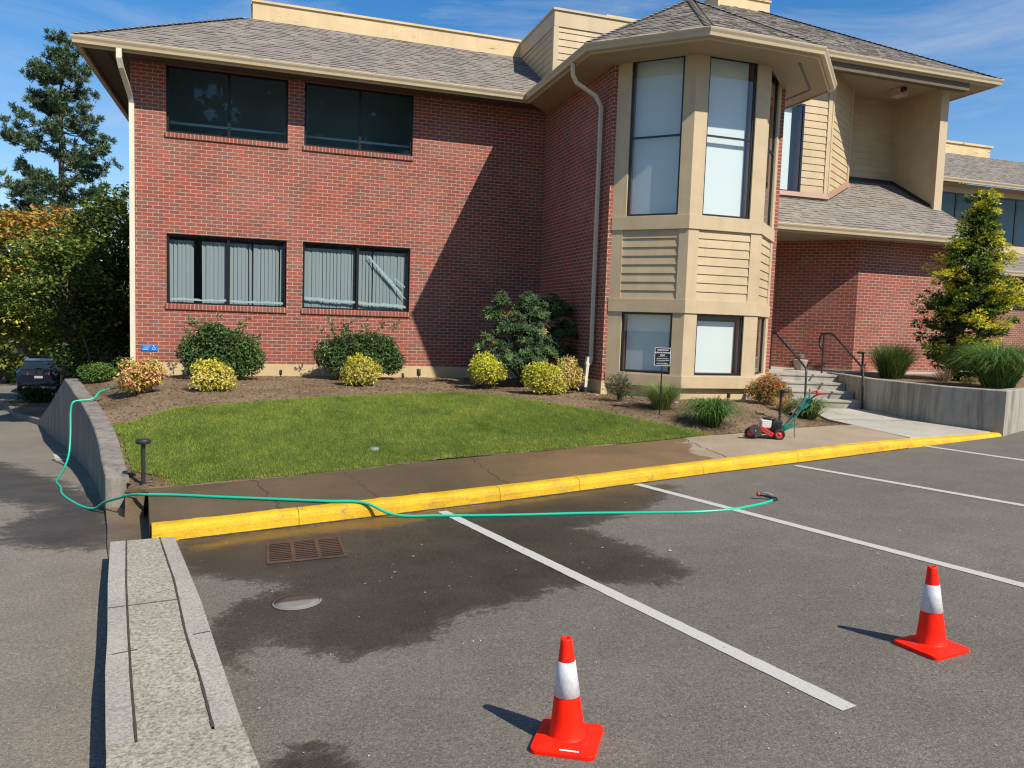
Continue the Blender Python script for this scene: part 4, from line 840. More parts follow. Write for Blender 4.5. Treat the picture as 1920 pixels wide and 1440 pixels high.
# downspouts
def downspout(path, label, w=(.048, .036)):
    mb = MB(); mb.tube(path, 0, rect=w); o = mb.build('downspout', M['downspout'], B, label=label)
    return o
downspout([(XL - .08, OY + .03, 6.67), (XL - .08, OY + .02, 6.50), (XL - .06, OY + .10, 6.36), (XL + .02, FY - .16, 5.98), (XL + .03, FY - .065, 5.84), (XL + .03, FY - .065, .62)], 'cream downspout on the left corner of the facade')
mb = MB(); mb.tube([(XL + .03, FY - .065, .60), (XL + .03, FY - .08, .30)], .055, 12); mb.build('drain_boot', M['metal_dark'], B)
downspout([(5.52, 13.95, 6.67), (5.53, 13.95, 6.46), (5.62, 13.97, 6.33), (6.03, 13.97, 6.13), (6.15, 13.98, 5.95), (6.155, 13.98, 1.05), (6.05, 13.90, .98), (6.03, 13.90, .75), (6.02, 13.9, .52)], 'downspout running down the shaded brick side of the bay tower', w=(.029, .034))
mb = MB(); mb.obox((6.02, 13.90, .97), (.12, 0, .02), (0, .09, 0), (.03, 0, .16)); mb.build('downspout_elbow', M['downspout'], B)
mb = MB(); mb.tube([(6.02, 13.9, .54), (6.02, 13.9, .36)], .065, 12); mb.build('drain_boot', M['metal_dark'], B)
downspout([(10.13, 14.2, 3.98), (10.13, 14.2, .9)], 'slim downspout beside the entry')
# far wing at the right
Wg = empty('office_wing', (22, 22, 0), 'lower brick wing with a band of dark upper windows at the far right', 'building'); 
def ob(mb, name, mt, **k): return under(mb.build(name, mt, **k), Wg)
RY = 21.5; RZ = 7.34
mb = MB(); wall(mb, (16.6, 21.8), (34, 21.8), .6, 4.1); ob(mb, 'brick_wall', M['brick'])
rw = MB(); shingle_plane(rw, (0, 20.8, 4.16), (1, 0, 0), (0, ca, sa), [(16.7, 0), (34, 0), (34, vlen(1.45)), (16.7, vlen(1.45))], seed=11)
shingle_plane(rw, (0, RY, RZ), (1, 0, 0), (0, ca, sa), [(16.7, 0), (32.2, 0), (29.5, vlen(2.75)), (16.7, vlen(2.75))], seed=12); ridge_cap(rw, (32.2, RY, RZ), (29.5, 24.25, RZ + 1.66)); ob(rw, 'roof', M['shingle'], cols=True)
mb = MB(); board(mb, (16.7, 22.2), (34, 22.2), 0, 17.3, 4.9, 5.25, 0, .06); board(mb, (16.7, 22.2), (34, 22.2), 0, 17.3, 7.0, 7.3, 0, .05); ob(mb, 'fascia', M['tan_trim'])
mb = MB(); mb.sweep([(16.7, 20.88, 4.16), (34, 20.88, 4.16)], GP); mb.sweep([(16.7, RY + .08, RZ), (32.2, RY + .08, RZ)], GP); ob(mb, 'gutter', M['gutter'], recalc=True)
mb = MB(); mb.poly([(16.7, 20.9, 4.02), (34, 20.9, 4.02), (34, 21.8, 4.02), (16.7, 21.8, 4.02)]); mb.poly([(16.7, 21.6, 7.2), (34, 21.6, 7.2), (34, 22.2, 7.2), (16.7, 22.2, 7.2)]); ob(mb, 'soffit', M['soffit'])
mb = MB(); board(mb, (16.7, 24.25), (27.75, 24.25), 0, 11.05, 8.8, 9.38, -.2, 0); board(mb, (16.7, 24.25), (27.85, 24.25), 0, 11.15, 9.38, 9.46, -.25, .05); ob(mb, 'parapet', M['parapet'])
x = 16.7; k = 0
mb = MB(); mb.box((16.7, 23.6, 4.8), (34, 23.7, 7.3)); ob(mb, 'interior', M['room'])
while x < 33:
    f = window(None, (16.7, 22.2), (34, 22.2), x - 16.7, x - 16.7 + 1.46, 5.25, 7.0, inset=.0, fw=.05, glass='dark_glass'); under(f, Wg); x += 1.46
f = window(None, (16.6, 21.8), (34, 21.8), 1.6, 4.4, .9, 3.2, inset=-.03, fw=.07, mull=[3.0], glass='glass'); under(f, Wg)
# small fittings on the building that are things of their own
o = MB(); o.box((15.46, 16.30, 7.92), (15.74, 16.62, 8.115)); 
sl_ = empty('security_light', (15.6, 16.45, 8.12), 'small tan security light box under the alcove ceiling', 'light'); under(o.build('housing', M['tan_trim']), sl_)
mb = MB(); mb.lathe([(.0, -.09), (.055, -.09), (.06, 0), (.05, .01), (0, .01)], (15.54, 16.28, 8.03), 20, axis='y'); under(mb.build('lamp', M['frame']), sl_)
# ------------------------------------------------------------ PLANTS
M['leaf'] = attr_mat('leaf', .55, .28, .3); M['leaf_dull'] = attr_mat('dull_leaf', .7, .25, .2); M['needle'] = attr_mat('needle', .75, .12, .2); M['blade'] = attr_mat('grass_blade', .5, .3, .35)
m, nt_, b_ = mat('bark', (.10, .075, .055), .95, spec=.1); f_ = noise(nt_, 1, 6, .7, objvec(nt_, (14, 14, 3))); nt_.links.new(ramp(nt_, f_, [(.35, (.05, .037, .027)), (.65, (.17, .135, .105))]), b_.inputs['Base Color']); bump(nt_, b_, f_, .6, .02); M['bark'] = m
def unit(v): return v / (np.linalg.norm(v, axis=1, keepdims=True) + 1e-9)
def rdir(n, R): return unit(R.normal(size=(n, 3)))
def palette(n, R, cols, wts, jit=.22):
    c = np.array(cols)[R.choice(len(cols), n, p=np.array(wts) / sum(wts))]; return c * R.uniform(1 - jit, 1 + jit, (n, 1))
def leafmesh(name, P, Dr, Nr, L, Wd, col, material, parent=None, loc=None, fold=.12):
    """one diamond leaf of two triangles folded along its rib; P base points, Dr direction, Nr leaf normal"""
    n = len(P); Dr = unit(Dr); S2 = unit(np.cross(Dr, Nr)); U = np.cross(S2, Dr); L = np.broadcast_to(L, n)[:, None]; Wd = np.broadcast_to(Wd, n)[:, None]
    V = np.empty((n, 4, 3), np.float32); mid = P + Dr * L * .5
    V[:, 0] = P; V[:, 1] = mid + S2 * Wd * .5 + U * L * fold; V[:, 2] = P + Dr * L; V[:, 3] = mid - S2 * Wd * .5 + U * L * fold
    b = np.arange(n)[:, None] * 4; F = np.concatenate([b + np.array([[0, 1, 2]]), b + np.array([[0, 2, 3]])], 1).reshape(-1, 3)
    return rawmesh(name, V.reshape(-1, 3), F, material, parent, np.repeat(col, 2, 0), loc)
def bumps(n_, R): return R.normal(size=(n_, 3)), R.uniform(.5, 1, n_)
def lobed(dirs, K, A):   # uneven radius factor from a few random lobes
    d = unit(K); return 1 + (np.clip(dirs @ d.T - .55, 0, 1) * A[None]).max(1) * .9 - .18
def stems(par, n, r, h, R, rad=.008, lean=.6, mat_='bark'):
    mb = MB()
    for i in range(n):
        a = R.uniform(0, 6.28); l_ = R.uniform(.2, lean) * r; p = [(0.04 * math.cos(a), .04 * math.sin(a), -.04)]
        for k in range(1, 5): t = k / 4; p.append((l_ * t * math.cos(a) + R.uniform(-.02, .02), l_ * t * math.sin(a) + R.uniform(-.02, .02), h * t * R.uniform(.9, 1)))
        mb.tube(p, [rad * (1 - .7 * k / 4) for k in range(5)], 5)
    return mb.build('stem', M[mat_], par)
def shrub(name, loc, rad, h, n, L, Wd, cols, wts, label, cat='shrub', seed=0, shell=.55, group=None, up=.35, material='leaf', top=None, lobes=11, z0=.0, ns=9, lobamp=.62):
    R = np.random.default_rng(seed + 100); par = empty(name, loc, label, cat, group=group); rx, ry = rad
    kb_ = max(5, lobes - 2); bc = rdir(kb_, R) * R.uniform(.25, .62, (kb_, 1)); bc[0] = 0; br = R.uniform(.34, .60, kb_); br[0] = .66; w_ = br ** 2 / (br ** 2).sum(); bi = R.choice(kb_, n, p=w_)
    d = rdir(n, R); r = (shell + (1 - shell) * R.uniform(0, 1, n) ** .5) * R.uniform(.86, 1.1, n); q_ = bc[bi] + d * (r * br[bi])[:, None]
    sh_ = R.uniform(0, 1, n) < .05; q_[sh_] *= R.uniform(1.0, 1.22, (sh_.sum(), 1))
    P = np.stack([q_[:, 0] * rx * 1.13, q_[:, 1] * ry * 1.1, h * .46 + q_[:, 2] * h * .56], 1); P[:, 2] = np.where(P[:, 2] < .12 * h, R.uniform(.0, .30, n) * h, P[:, 2]); d = unit(d + q_ * .6)
    nr = unit(d * .8 + R.normal(size=(n, 3)) * .55 + np.array([0, 0, up])); dr = unit(np.cross(nr, R.normal(size=(n, 3))) + d * .3 + np.array([0, 0, .15]))
    col = palette(n, R, cols, wts)
    if top is not None:   # new growth of another colour at the crown top
        k = (P[:, 2] / h + R.normal(0, .12, n)) > top[0]; col[k] = palette(k.sum(), R, top[1], top[2])
    leafmesh('foliage', P.astype(np.float32), dr, nr, L * R.uniform(.7, 1.3, n), Wd * R.uniform(.7, 1.25, n), col, M[material], par)
    stems(par, ns, max(rx, ry) * .8, h * .8, rnd if False else random.Random(seed)); return par
YG = [(.52, .50, .055), (.66, .60, .10), (.40, .42, .05), (.62, .40, .16), (.66, .48, .27), (.22, .24, .035)]
bz = lambda x, y: bedz(x, y)
def at(x, y, dz=0): return (x, y, bz(x, y) + dz)
shrub('golden_shrub', at(-1.93, 13.75, -.05), (.32, .34), .70, 3000, .068, .034, YG[:1] + [(.70, .36, .20), (.72, .50, .22), (.50, .18, .10), (.40, .38, .06)], [3, 3.2, 3, 1, 1], 'yellow and coral leaved shrub nearest the retaining wall, at the foot of the corner downspout', seed=1, group='round golden shrubs along the bed')
shrub('golden_shrub', at(-.82, 13.92), (.40, .38), .62, 3600, .062, .032, YG, [4, 3, 2, 2.2, 1.6, .6], 'round golden shrub in front of the left glossy green bush', seed=2, group='round golden shrubs along the bed', top=(.72, [(.60, .54, .03), (.50, .50, .04)], [2, 1]))
shrub('golden_shrub', at(1.80, 15.05), (.46, .40), .70, 4000, .062, .032, YG, [4, 3, 2.4, 1.4, 1.2, .8], 'golden shrub in front of the middle glossy green bush', seed=3, group='round golden shrubs along the bed', top=(.66, [(.60, .56, .04), (.54, .50, .05)], [2, 1]))
shrub('golden_shrub', at(4.17, 14.55), (.40, .38), .68, 3800, .062, .032, YG, [4, 3, 3, .5, .8, 1.2], 'bright yellow green shrub standing alone left of the rhododendron', seed=4, group='round golden shrubs along the bed', top=(.60, [(.58, .58, .05), (.50, .52, .05)], [2, 1]))
shrub('golden_shrub', at(5.02, 13.45), (.42, .36), .62, 3800, .060, .031, YG, [4, 3, 3, .6, 1, 1.8], 'wide yellow green shrub in front of the rhododendron', seed=5, group='round golden shrubs along the bed', top=(.62, [(.58, .56, .05), (.50, .52, .05)], [2, 1]))
shrub('golden_shrub', at(5.50, 13.72), (.31, .33), .78, 2800, .060, .031, YG[:1] + [(.70, .50, .26), (.68, .58, .22), (.60, .34, .18), (.34, .34, .05)], [3, 3, 3, 1.6, 1], 'taller yellow and peach shrub nearest the shaded downspout', seed=6, group='round golden shrubs along the bed')
GR = [(.07, .13, .036), (.10, .18, .045), (.045, .085, .028), (.20, .27, .08)]
def bigshrub(loc, rad, h, n, label, seed, lobes):
    R = np.random.default_rng(seed); par = empty('green_bush', loc, label, 'shrub', group='glossy green bushes against the facade'); Ps = []; Ns = []
    for (lx_, ly_, lz_, lr) in lobes:
        k = int(n * lr ** 2 / sum(q[3] ** 2 for q in lobes)); d = rdir(k, R); r = (.35 + .65 * R.uniform(0, 1, k) ** .6) * lr * .84; Ps.append(np.array([[lx_ * .86, ly_, lz_ * .97]]) + d * r[:, None] * np.array([[1.15, 1, .95]])); Ns.append(d)
    # wild shoots
    for _ in range(16):
        a = R.uniform(0, 6.28); s = np.array([rad[0] * .68 * math.cos(a), rad[1] * .5 * math.sin(a), h * R.uniform(.6, .9)]); dv = np.array([.5 * math.cos(a), .3 * math.sin(a), R.uniform(.5, 1)]); t = R.uniform(0, .30, 22)[:, None]; Ps.append(s + dv * t + R.normal(0, .022, (22, 3))); Ns.append(rdir(22, R))
    P = np.concatenate(Ps); Nn = np.concatenate(Ns); k = P[:, 2] > .02; P, Nn = P[k], Nn[k]; n2 = len(P); nr = unit(Nn * .7 + R.normal(size=(n2, 3)) * .6 + np.array([0, 0, .4])); dr = unit(np.cross(nr, R.normal(size=(n2, 3))) + Nn * .35)
    leafmesh('foliage', P, dr, nr, .078 * R.uniform(.7, 1.3, n2), .036 * R.uniform(.8, 1.2, n2), palette(n2, R, GR, [4, 3, 3, 1.2]), M['leaf'], par)
    stems(par, 14, rad[0], h * .85, random.Random(seed), .011); return par
bigshrub(at(-.78, 16.35), (.88, .6), 1.15, 10500, 'glossy dark green bush under the left lower window', 21, [(-.5, 0, .55, .42), (-.15, .05, .72, .45), (.3, 0, .62, .46), (.55, -.05, .40, .36), (.2, -.2, .35, .38), (-.45, -.1, .3, .33), (-.25, .05, .95, .25)])
bigshrub(at(1.95, 16.6), (.98, .6), 1.2, 11000, 'glossy dark green bush under the right lower window', 22, [(-.7, 0, .55, .36), (-.35, .05, .62, .42), (.1, 0, .68, .46), (.5, 0, .66, .42), (.75, 0, .42, .34), (.2, -.2, .35, .38), (-.4, -.15, .3, .33)])
# rhododendron with leaf rosettes
def rhodo(loc, label, seed=31):
    R = np.random.default_rng(seed); par = empty('rhododendron', loc, label, 'shrub'); P = []; D = []; Nn = []; Cc_ = []
    lob = [(-.85, -.1, .85, .42), (-.55, -.3, .5, .45), (-.35, -.1, 1.25, .45), (.1, -.2, 1.0, .5), (.35, 0, 1.55, .5), (.75, 0, 1.65, .42), (1.0, 0, 1.15, .42), (.5, -.25, .7, .5), (0, -.35, .55, .45), (-.8, .05, 1.55, .25), (-.62, .05, 1.85, .2), (.1, .1, 1.75, .35), (.85, -.1, .7, .4)]
    for (x, y, z, r) in lob:
        k = int(135 * r / .45)
        for _ in range(k):
            d = R.normal(size=3); d /= np.linalg.norm(d); d[2] = abs(d[2]) * .7 + d[2] * .3; c_ = np.array([x, y, z]) + d * r * R.uniform(.45, 1.05); ax = d * .7 + np.array([-.0, -.25, .55]) + R.normal(size=3) * .25; ax /= np.linalg.norm(ax)
            a1 = np.cross(ax, R.normal(size=3)); a1 /= np.linalg.norm(a1); a2 = np.cross(ax, a1); m_ = R.integers(7, 11); ph = R.uniform(0, 6.28); cb = palette(1, R, [(.045, .085, .028), (.07, .125, .035), (.13, .20, .05), (.026, .05, .02)], [4, 3, 2, 3])[0]
            if R.uniform() < .02: cb = np.array([.45, .20, .09])
            for q in range(m_):
                w = ph + q * 6.283 / m_; e = math.cos(w) * a1 + math.sin(w) * a2; dr = e + ax * R.uniform(.0, .55); P.append(c_ + e * .012); D.append(dr); Nn.append(ax * 1.0 - e * .35); Cc_.append(cb * R.uniform(.8, 1.25))
    P = np.array(P); n = len(P); leafmesh('foliage', P, np.array(D), np.array(Nn), .125 * R.uniform(.75, 1.2, n), .040 * R.uniform(.85, 1.15, n), np.array(Cc_), M['leaf'], par, fold=.06)
    mb = MB(); rr = random.Random(3)
    for (x, y, z, r) in lob: mb.tube([(0, 0, -.05), (x * .25, y * .3, z * .35), (x * .7, y * .7, z * .75), (x, y, z)], [.03, .022, .014, .006], 6)
    mb.build('stem', M['bark'], par); return par
rh = rhodo(at(5.18, 15.15), 'large dark rhododendron in the inside corner of the brick walls'); rh.scale = (.86, .80, .93)
# box shrubs and the low ones by the bay
shrub('boxwood', (-2.95, 16.1, bz(-2.95, 16.1)), (.36, .3), .42, 2600, .04, .026, [(.10, .19, .03), (.16, .25, .045), (.06, .11, .02)], [3, 2, 2], 'low clipped green boxwood behind the end of the hose', seed=8)
shrub('boxwood', (-2.72, 17.6, bz(-2.72, 17.6)), (.26, .25), .42, 1300, .04, .026, [(.07, .14, .03), (.05, .09, .02)], [3, 2], 'small shaded boxwood at the foot of the corner downspout', seed=9)
shrub('azalea', at(5.98, 12.25), (.34, .3), .56, 1150, .040, .017, [(.07, .11, .03), (.12, .15, .05), (.16, .07, .055), (.20, .11, .07)], [4, 3, 1.2, .8], 'small sparse azalea left of the parking sign', seed=10, shell=.25, ns=16, material='leaf_dull')
shrub('nandina', at(8.82, 11.95), (.42, .38), .62, 2600, .072, .020, [(.10, .14, .03), (.40, .20, .05), (.45, .14, .05), (.30, .26, .06)], [3, 2.4, 1.5, 2], 'orange tipped nandina bush at the corner of the bay tower', seed=12, top=(.52, [(.58, .20, .08), (.58, .34, .10), (.42, .34, .10)], [2, 2, 1]), lobes=5)
def grass(name, loc, n, h, spread, w, cols, wts, label, seed, arch=.9, cat='ornamental grass', base=.12, group=None, straight=0.0, up=.25):
    """arching ribbon blades, four segments each"""
    R = np.random.default_rng(seed); par = empty(name, loc, label, cat, group=group); a = R.uniform(0, 6.283, n); b = base * np.sqrt(R.uniform(0, 1, n)); ba = R.uniform(0, 6.283, n); P0 = np.stack([b * np.cos(ba), b * np.sin(ba), np.full(n, -.02)], 1)
    H_ = h * R.uniform(.55, 1.08, n); out = spread * R.uniform(up, 1.0, n) ** .8; k = 6; rows = []
    o = np.stack([np.cos(a), np.sin(a)], 1); sd = np.stack([-np.sin(a), np.cos(a)], 1); tw = R.uniform(-.9, .9, n)
    for j in range(k):
        t = j / (k - 1); hz = np.sin(np.minimum(t * (1 + arch * R.uniform(.25, .8, n)), 1.9) * 1.0 * math.pi / 2) if j == -1 else None
        c_ = arch * (out / spread); z = H_ * ((1 + c_ * .95) * t - c_ * 1.55 * t ** 2.0) ; r_ = out * t ** 1.15
        ctr = P0 + np.stack([o[:, 0] * r_, o[:, 1] * r_, np.maximum(z, .01)], 1); ww = w * (1 - t ** 2 * .92) * .5; s_ = sd * np.cos(tw)[:, None] + o * np.sin(tw)[:, None]
        sv = np.stack([s_[:, 0] * ww, s_[:, 1] * ww, np.zeros(n)], 1); rows.append((ctr - sv, ctr + sv))
    V = np.empty((n, 2 * k, 3), np.float32)
    for j in range(k): V[:, 2 * j] = rows[j][0]; V[:, 2 * j + 1] = rows[j][1]
    bidx = np.arange(n)[:, None] * 2 * k; F = np.concatenate([bidx + np.array([[2 * j, 2 * j + 1, 2 * j + 3, 2 * j + 2]]) for j in range(k - 1)], 1).reshape(-1, 4)
    rawmesh('blades', V.reshape(-1, 3), F, M['blade'], par, np.repeat(palette(n, R, cols, wts), k - 1, 0)); return par
GG = [(.10, .20, .035), (.06, .13, .025), (.17, .28, .06)]
grass('fountain_grass', at(6.35, 11.42), 950, .62, .62, .007, [(.20, .30, .06), (.12, .22, .04), (.34, .27, .12)], [4, 3, 2], 'thin green fountain grass behind the parking sign post', 41, arch=.75)
grass('daylily', at(6.72, 10.48), 760, .66, .60, .019, GG, [4, 3, 2], 'arching green daylily clump beside the lawn tip', 42, arch=1.15, cat='daylily')
grass('daylily', at(8.98, 11.02), 480, .56, .56, .018, [(.13, .24, .05), (.08, .15, .03), (.30, .36, .12)], [3, 2, 2], 'daylily clump with pale streaked leaves at the foot of the steps', 43, arch=1.1, cat='daylily')
grass('straw_grass', at(8.72, 11.32), 420, .40, .30, .006, [(.50, .30, .10), (.42, .26, .10), (.58, .40, .18)], [3, 2, 2], 'tan straw coloured grass beneath the orange nandina', 44, arch=.9)
grass('fountain_grass', (12.55, 12.9, .85), 1700, .95, .74, .009, [(.10, .17, .035), (.06, .11, .025), (.26, .24, .08)], [4, 3, 1], 'dark upright fountain grass in the planter near the handrail', 45, arch=.55, base=.2)
grass('fountain_grass', (12.95, 10.75, .85), 2300, 1.2, 1.15, .011, [(.13, .25, .045), (.08, .15, .03), (.24, .33, .10)], [4, 3, 2], 'large bright arching fountain grass at the planter corner', 46, arch=1.0, base=.25)
grass('fountain_grass', (13.1, 13.3, .85), 260, .40, .3, .007, [(.22, .27, .05), (.13, .18, .04)], [2, 2], 'small yellow green grass tuft behind the dark fountain grass', 47)
grass('planter_flax', (13.2, 12.2, .85), 90, .42, .34, .014, [(.34, .20, .12), (.20, .12, .08), (.42, .36, .16)], [2, 2, 2], 'reddish brown strappy plant under the golden conifer', 48, cat='flax')
shrub('seedling', (13.35, 11.7, .84), (.22, .2), .16, 300, .035, .02, [(.35, .36, .06), (.2, .2, .05)], [2, 1], 'low yellow groundcover plant beside the golden conifer trunk', seed=14, ns=3)
grass('grass_tuft', (.45, 6.98, G(.45, 6.98)), 260, .035, .12, .003, [(.14, .22, .03), (.2, .26, .05)], [2, 2], 'small tuft of weeds growing behind the drain grate', 49, base=.16, cat='weeds')
# golden conifer
def golden(loc, label, seed=51):
    R = np.random.default_rng(seed); par = empty('golden_conifer', loc, label, 'tree'); H_ = 3.98
    mb = MB(); mb.tube([(0, 0, -.1), (.02, .02, .8), (.1, 0, 1.8), (.18, 0, 2.8), (.30, -.05, 3.7)], [.06, .05, .035, .022, .010], 8); 
    prof = [(0, .25), (.3, .55), (.7, .80), (1.2, .98), (1.7, .94), (1.95, .64), (2.2, .84), (2.6, .74), (2.85, .46), (3.1, .48), (3.3, .28), (3.5, .32), (3.8, .22), (3.98, .06)]
    P = []; D = []; Nn = []; Cc_ = []
    for b in range(215):
        z = .12 + (H_ - .15) * R.uniform() ** 1.05; rmax = np.interp(z, [p[0] for p in prof], [p[1] for p in prof]) * R.uniform(.55, 1.12)
        if R.uniform() < .09: rmax *= 1.4
        a = R.uniform(0, 6.283); cx_ = np.interp(z, [0, 1.8, 3.9], [0, .1, .32]); st = np.array([cx_, 0, z]); dv = np.array([math.cos(a), math.sin(a), R.uniform(-.22, .38)]); tip = st + dv * rmax
        mb.tube([tuple(st), tuple(st + dv * rmax * .5 + np.array([0, 0, -.02])), tuple(tip)], [.009, .006, .003], 4, caps=False)
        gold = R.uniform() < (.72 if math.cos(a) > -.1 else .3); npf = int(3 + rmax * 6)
        for s in range(npf):
            t = .25 + .75 * (s + R.uniform()) / npf; c0 = st + dv * rmax * t + R.normal(0, .05, 3); pr_ = R.uniform(.05, .125) * (1.15 - .3 * t); m_ = int(46 * (pr_ / .1) ** 1.6); sp = a + R.normal() * .5
            for q in range(m_):
                e = R.normal(size=3); e /= np.linalg.norm(e); ps = c0 + e * pr_ * np.array([1.25, 1.25, .62]) * R.uniform(.4, 1.0); P.append(ps); D.append(np.array([math.cos(sp), math.sin(sp), -.15]) * .7 + e * .9 + np.array([0, 0, .1])); Nn.append(e * .6 + np.array([R.normal() * .4, R.normal() * .4, .8]))
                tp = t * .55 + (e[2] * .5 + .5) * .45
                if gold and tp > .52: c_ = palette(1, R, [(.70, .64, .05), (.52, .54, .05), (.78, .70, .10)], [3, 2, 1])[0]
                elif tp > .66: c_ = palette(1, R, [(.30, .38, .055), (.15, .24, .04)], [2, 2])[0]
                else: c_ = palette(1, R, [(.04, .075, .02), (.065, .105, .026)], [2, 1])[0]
                Cc_.append(c_)
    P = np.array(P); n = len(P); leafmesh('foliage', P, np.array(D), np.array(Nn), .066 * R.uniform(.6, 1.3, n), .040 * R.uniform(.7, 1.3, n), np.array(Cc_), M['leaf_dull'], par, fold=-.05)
    mb.build('trunk', M['bark'], par); return par
golden((13.95, 12.55, .84), 'golden tipped conifer rising from the planter in front of the brick wing')
# broadleaf trees
def tree(name, loc, label, H_, rad, zc_, seed, cols, wts, nclump=60, nleaf=80, L=.16, cat='tree', group=None, topcol=None, trunk_r=.11, cr=.6, hsq=.8, lean=(0, 0), zmin=.2):
    R = np.random.default_rng(seed); par = empty(name, loc, label, cat, group=group); P = []; Nn = []; C_ = []; rr = random.Random(seed); mb = MB(); hz = H_ - zc_
    mb.tube([(0, 0, -.5), (.05, 0, zc_ * .5), (lean[0] * .5, lean[1] * .5, zc_), (lean[0], lean[1], zc_ + hz * .7)], [trunk_r, trunk_r * .8, trunk_r * .55, trunk_r * .15], 8)
    for c_ in range(nclump):
        d = R.normal(size=3); d /= np.linalg.norm(d); q = R.uniform(.3, 1) ** .5; ctr = np.array([d[0] * rad * q + lean[0] * .5, d[1] * rad * q + lean[1] * .5, zc_ + d[2] * hz * q]); 
        if ctr[2] < zmin: ctr[2] = R.uniform(zmin, zmin + 1.2)
        k = int(nleaf * R.uniform(.6, 1.4)); r = cr * R.uniform(.6, 1.25); dd = rdir(k, R); pp = ctr + dd * (r * R.uniform(.2, 1, k) ** .5)[:, None] * np.array([[1.1, 1.1, .6]]); P.append(pp); Nn.append(dd * .3 + np.array([[0, 0, .9]]) + R.normal(size=(k, 3)) * .45)
        cc = palette(k, R, cols, wts) * R.uniform(.75, 1.2)
        if topcol is not None:
            t = (ctr[2] - zc_) / hz; m_ = R.uniform(0, 1, k) < np.clip((t + .05) * 1.3, 0, .9); cc[m_] = palette(m_.sum(), R, topcol[0], topcol[1])
        C_.append(cc)
        if c_ % 2 == 0: s = Vector((lean[0] * .4, lean[1] * .4, max(.4, zc_ * .7 + (ctr[2] - zc_) * .35))); e = Vector(ctr); mb.tube([s, s.lerp(e, .5) + Vector((rr.uniform(-.2, .2), rr.uniform(-.2, .2), .1)), e], [trunk_r * .4, trunk_r * .22, .012], 5, caps=False)
    P = np.concatenate(P); Nn = np.concatenate(Nn); n = len(P); dr = unit(np.cross(Nn, R.normal(size=(n, 3)))); leafmesh('crown', P, dr, Nn, L * R.uniform(.6, 1.3, n), L * .75 * R.uniform(.6, 1.2, n), np.concatenate(C_), M['leaf_dull'], par)
    mb.build('trunk', M['bark'], par); return par
D0 = lambda x, y: drive(x, y) - .4
tree('maple_tree', (-5.9, 33.0, D0(0, 33)), 'maple tree turning orange at the top beyond the driveway', 7.6, 3.0, 4.6, 61, [(.20, .27, .035), (.12, .18, .03), (.42, .40, .06), (.30, .33, .05)], [4, 2, 3, 3], 230, 140, .17, zmin=2.9, topcol=([(.46, .19, .05), (.42, .28, .06), (.28, .27, .05)], [3, 3, 2.4]), cr=.75, trunk_r=.12, lean=(-4.2, 0))
tree('maple_tree', (-5.0, 29.5, D0(0, 29)), 'darker green maple tree just behind the corner of the building', 8.0, 2.0, 4.5, 62, [(.07, .12, .02), (.045, .08, .016), (.16, .20, .03), (.26, .22, .04)], [4, 3, 2, .6], 150, 120, .15, cr=.65, trunk_r=.09, lean=(.5, 0))
tree('maple_tree', (-5.15, 26.6, D0(0, 27)), 'small slender maple overhanging the parked car', 5.9, 1.6, 4.4, 63, [(.10, .16, .025), (.06, .10, .02), (.34, .33, .06)], [4, 3, 1.6], 80, 95, .14, cr=.6, trunk_r=.05, zmin=2.9, lean=(-1.2, 0))
for i, (x, y, h, r, lb) in enumerate([(-19.5, 50.5, 6.2, 3.0, 'leafy green tree at the left edge behind the hedge'), (-7.0, 44.5, 7.0, 2.7, 'dark tree filling the gap behind the orange maple'), (-5.4, 39.0, 6.2, 3.0, 'dark tree behind the maple by the building corner'), (-2.6, 42.0, 6.5, 3.0, 'dark tree mostly hidden behind the brick facade')]):
    tree('broadleaf_tree', (x, y, D0(0, y)), lb, h, r, h * .5, 70 + i, [(.055, .10, .02), (.035, .065, .014), (.10, .15, .03)] if i else [(.22, .27, .045), (.10, .15, .03), (.32, .34, .07)], [4, 4, 1.2], 120, 80, .24, cr=.95, group='broadleaf trees beyond the driveway')  # last three: leaf colours darkened to put the maples' shade into them
# hedge beyond the far lot
def hedge(x0, x1, y, h, label, seed, cols, wts):
    R = np.random.default_rng(seed); par = empty('hedge', ((x0 + x1) / 2, y, drive(0, y) - .05), label, 'hedge'); n = 14000; L_ = x1 - x0
    P = np.stack([R.uniform(-L_ / 2, L_ / 2, n), -np.abs(R.normal(0, .25, n)) + .2 + .5 * np.sin(R.uniform(0, 6, n)) * .2, np.zeros(n)], 1); top = h * (1 + .12 * np.sin(P[:, 0] * 1.3) + .08 * np.sin(P[:, 0] * 3.1)); P[:, 2] = top * R.uniform(0, 1, n) ** .8
    P[:, 1] += -.35 * np.sin(P[:, 0] * 2.1 + P[:, 2] * 2); Nn = np.array([[0, -.6, .6]]) + R.normal(size=(n, 3)) * .5; dr = unit(np.cross(Nn, R.normal(size=(n, 3)))); leafmesh('foliage', P, dr, Nn, .26 * R.uniform(.6, 1.3, n), .2, palette(n, R, cols, wts), M['leaf_dull'], par)
    mb = MB(); mb.box((-L_ / 2, .1, -.2), (L_ / 2, .5, h * .85)); mb.build('stem', M['bark'], par)
hedge(-30, -4, 53.0, 3.6, 'tall yellow green hedge behind the parked car', 81, [(.24, .28, .05), (.34, .36, .08), (.12, .17, .03)], [3, 2, 3])
mb = MB(); mb.box((-34, 51.6, -3.6), (-6, 51.9, -3.05)); mb.build('far_kerb', M['concrete'], kind='structure')
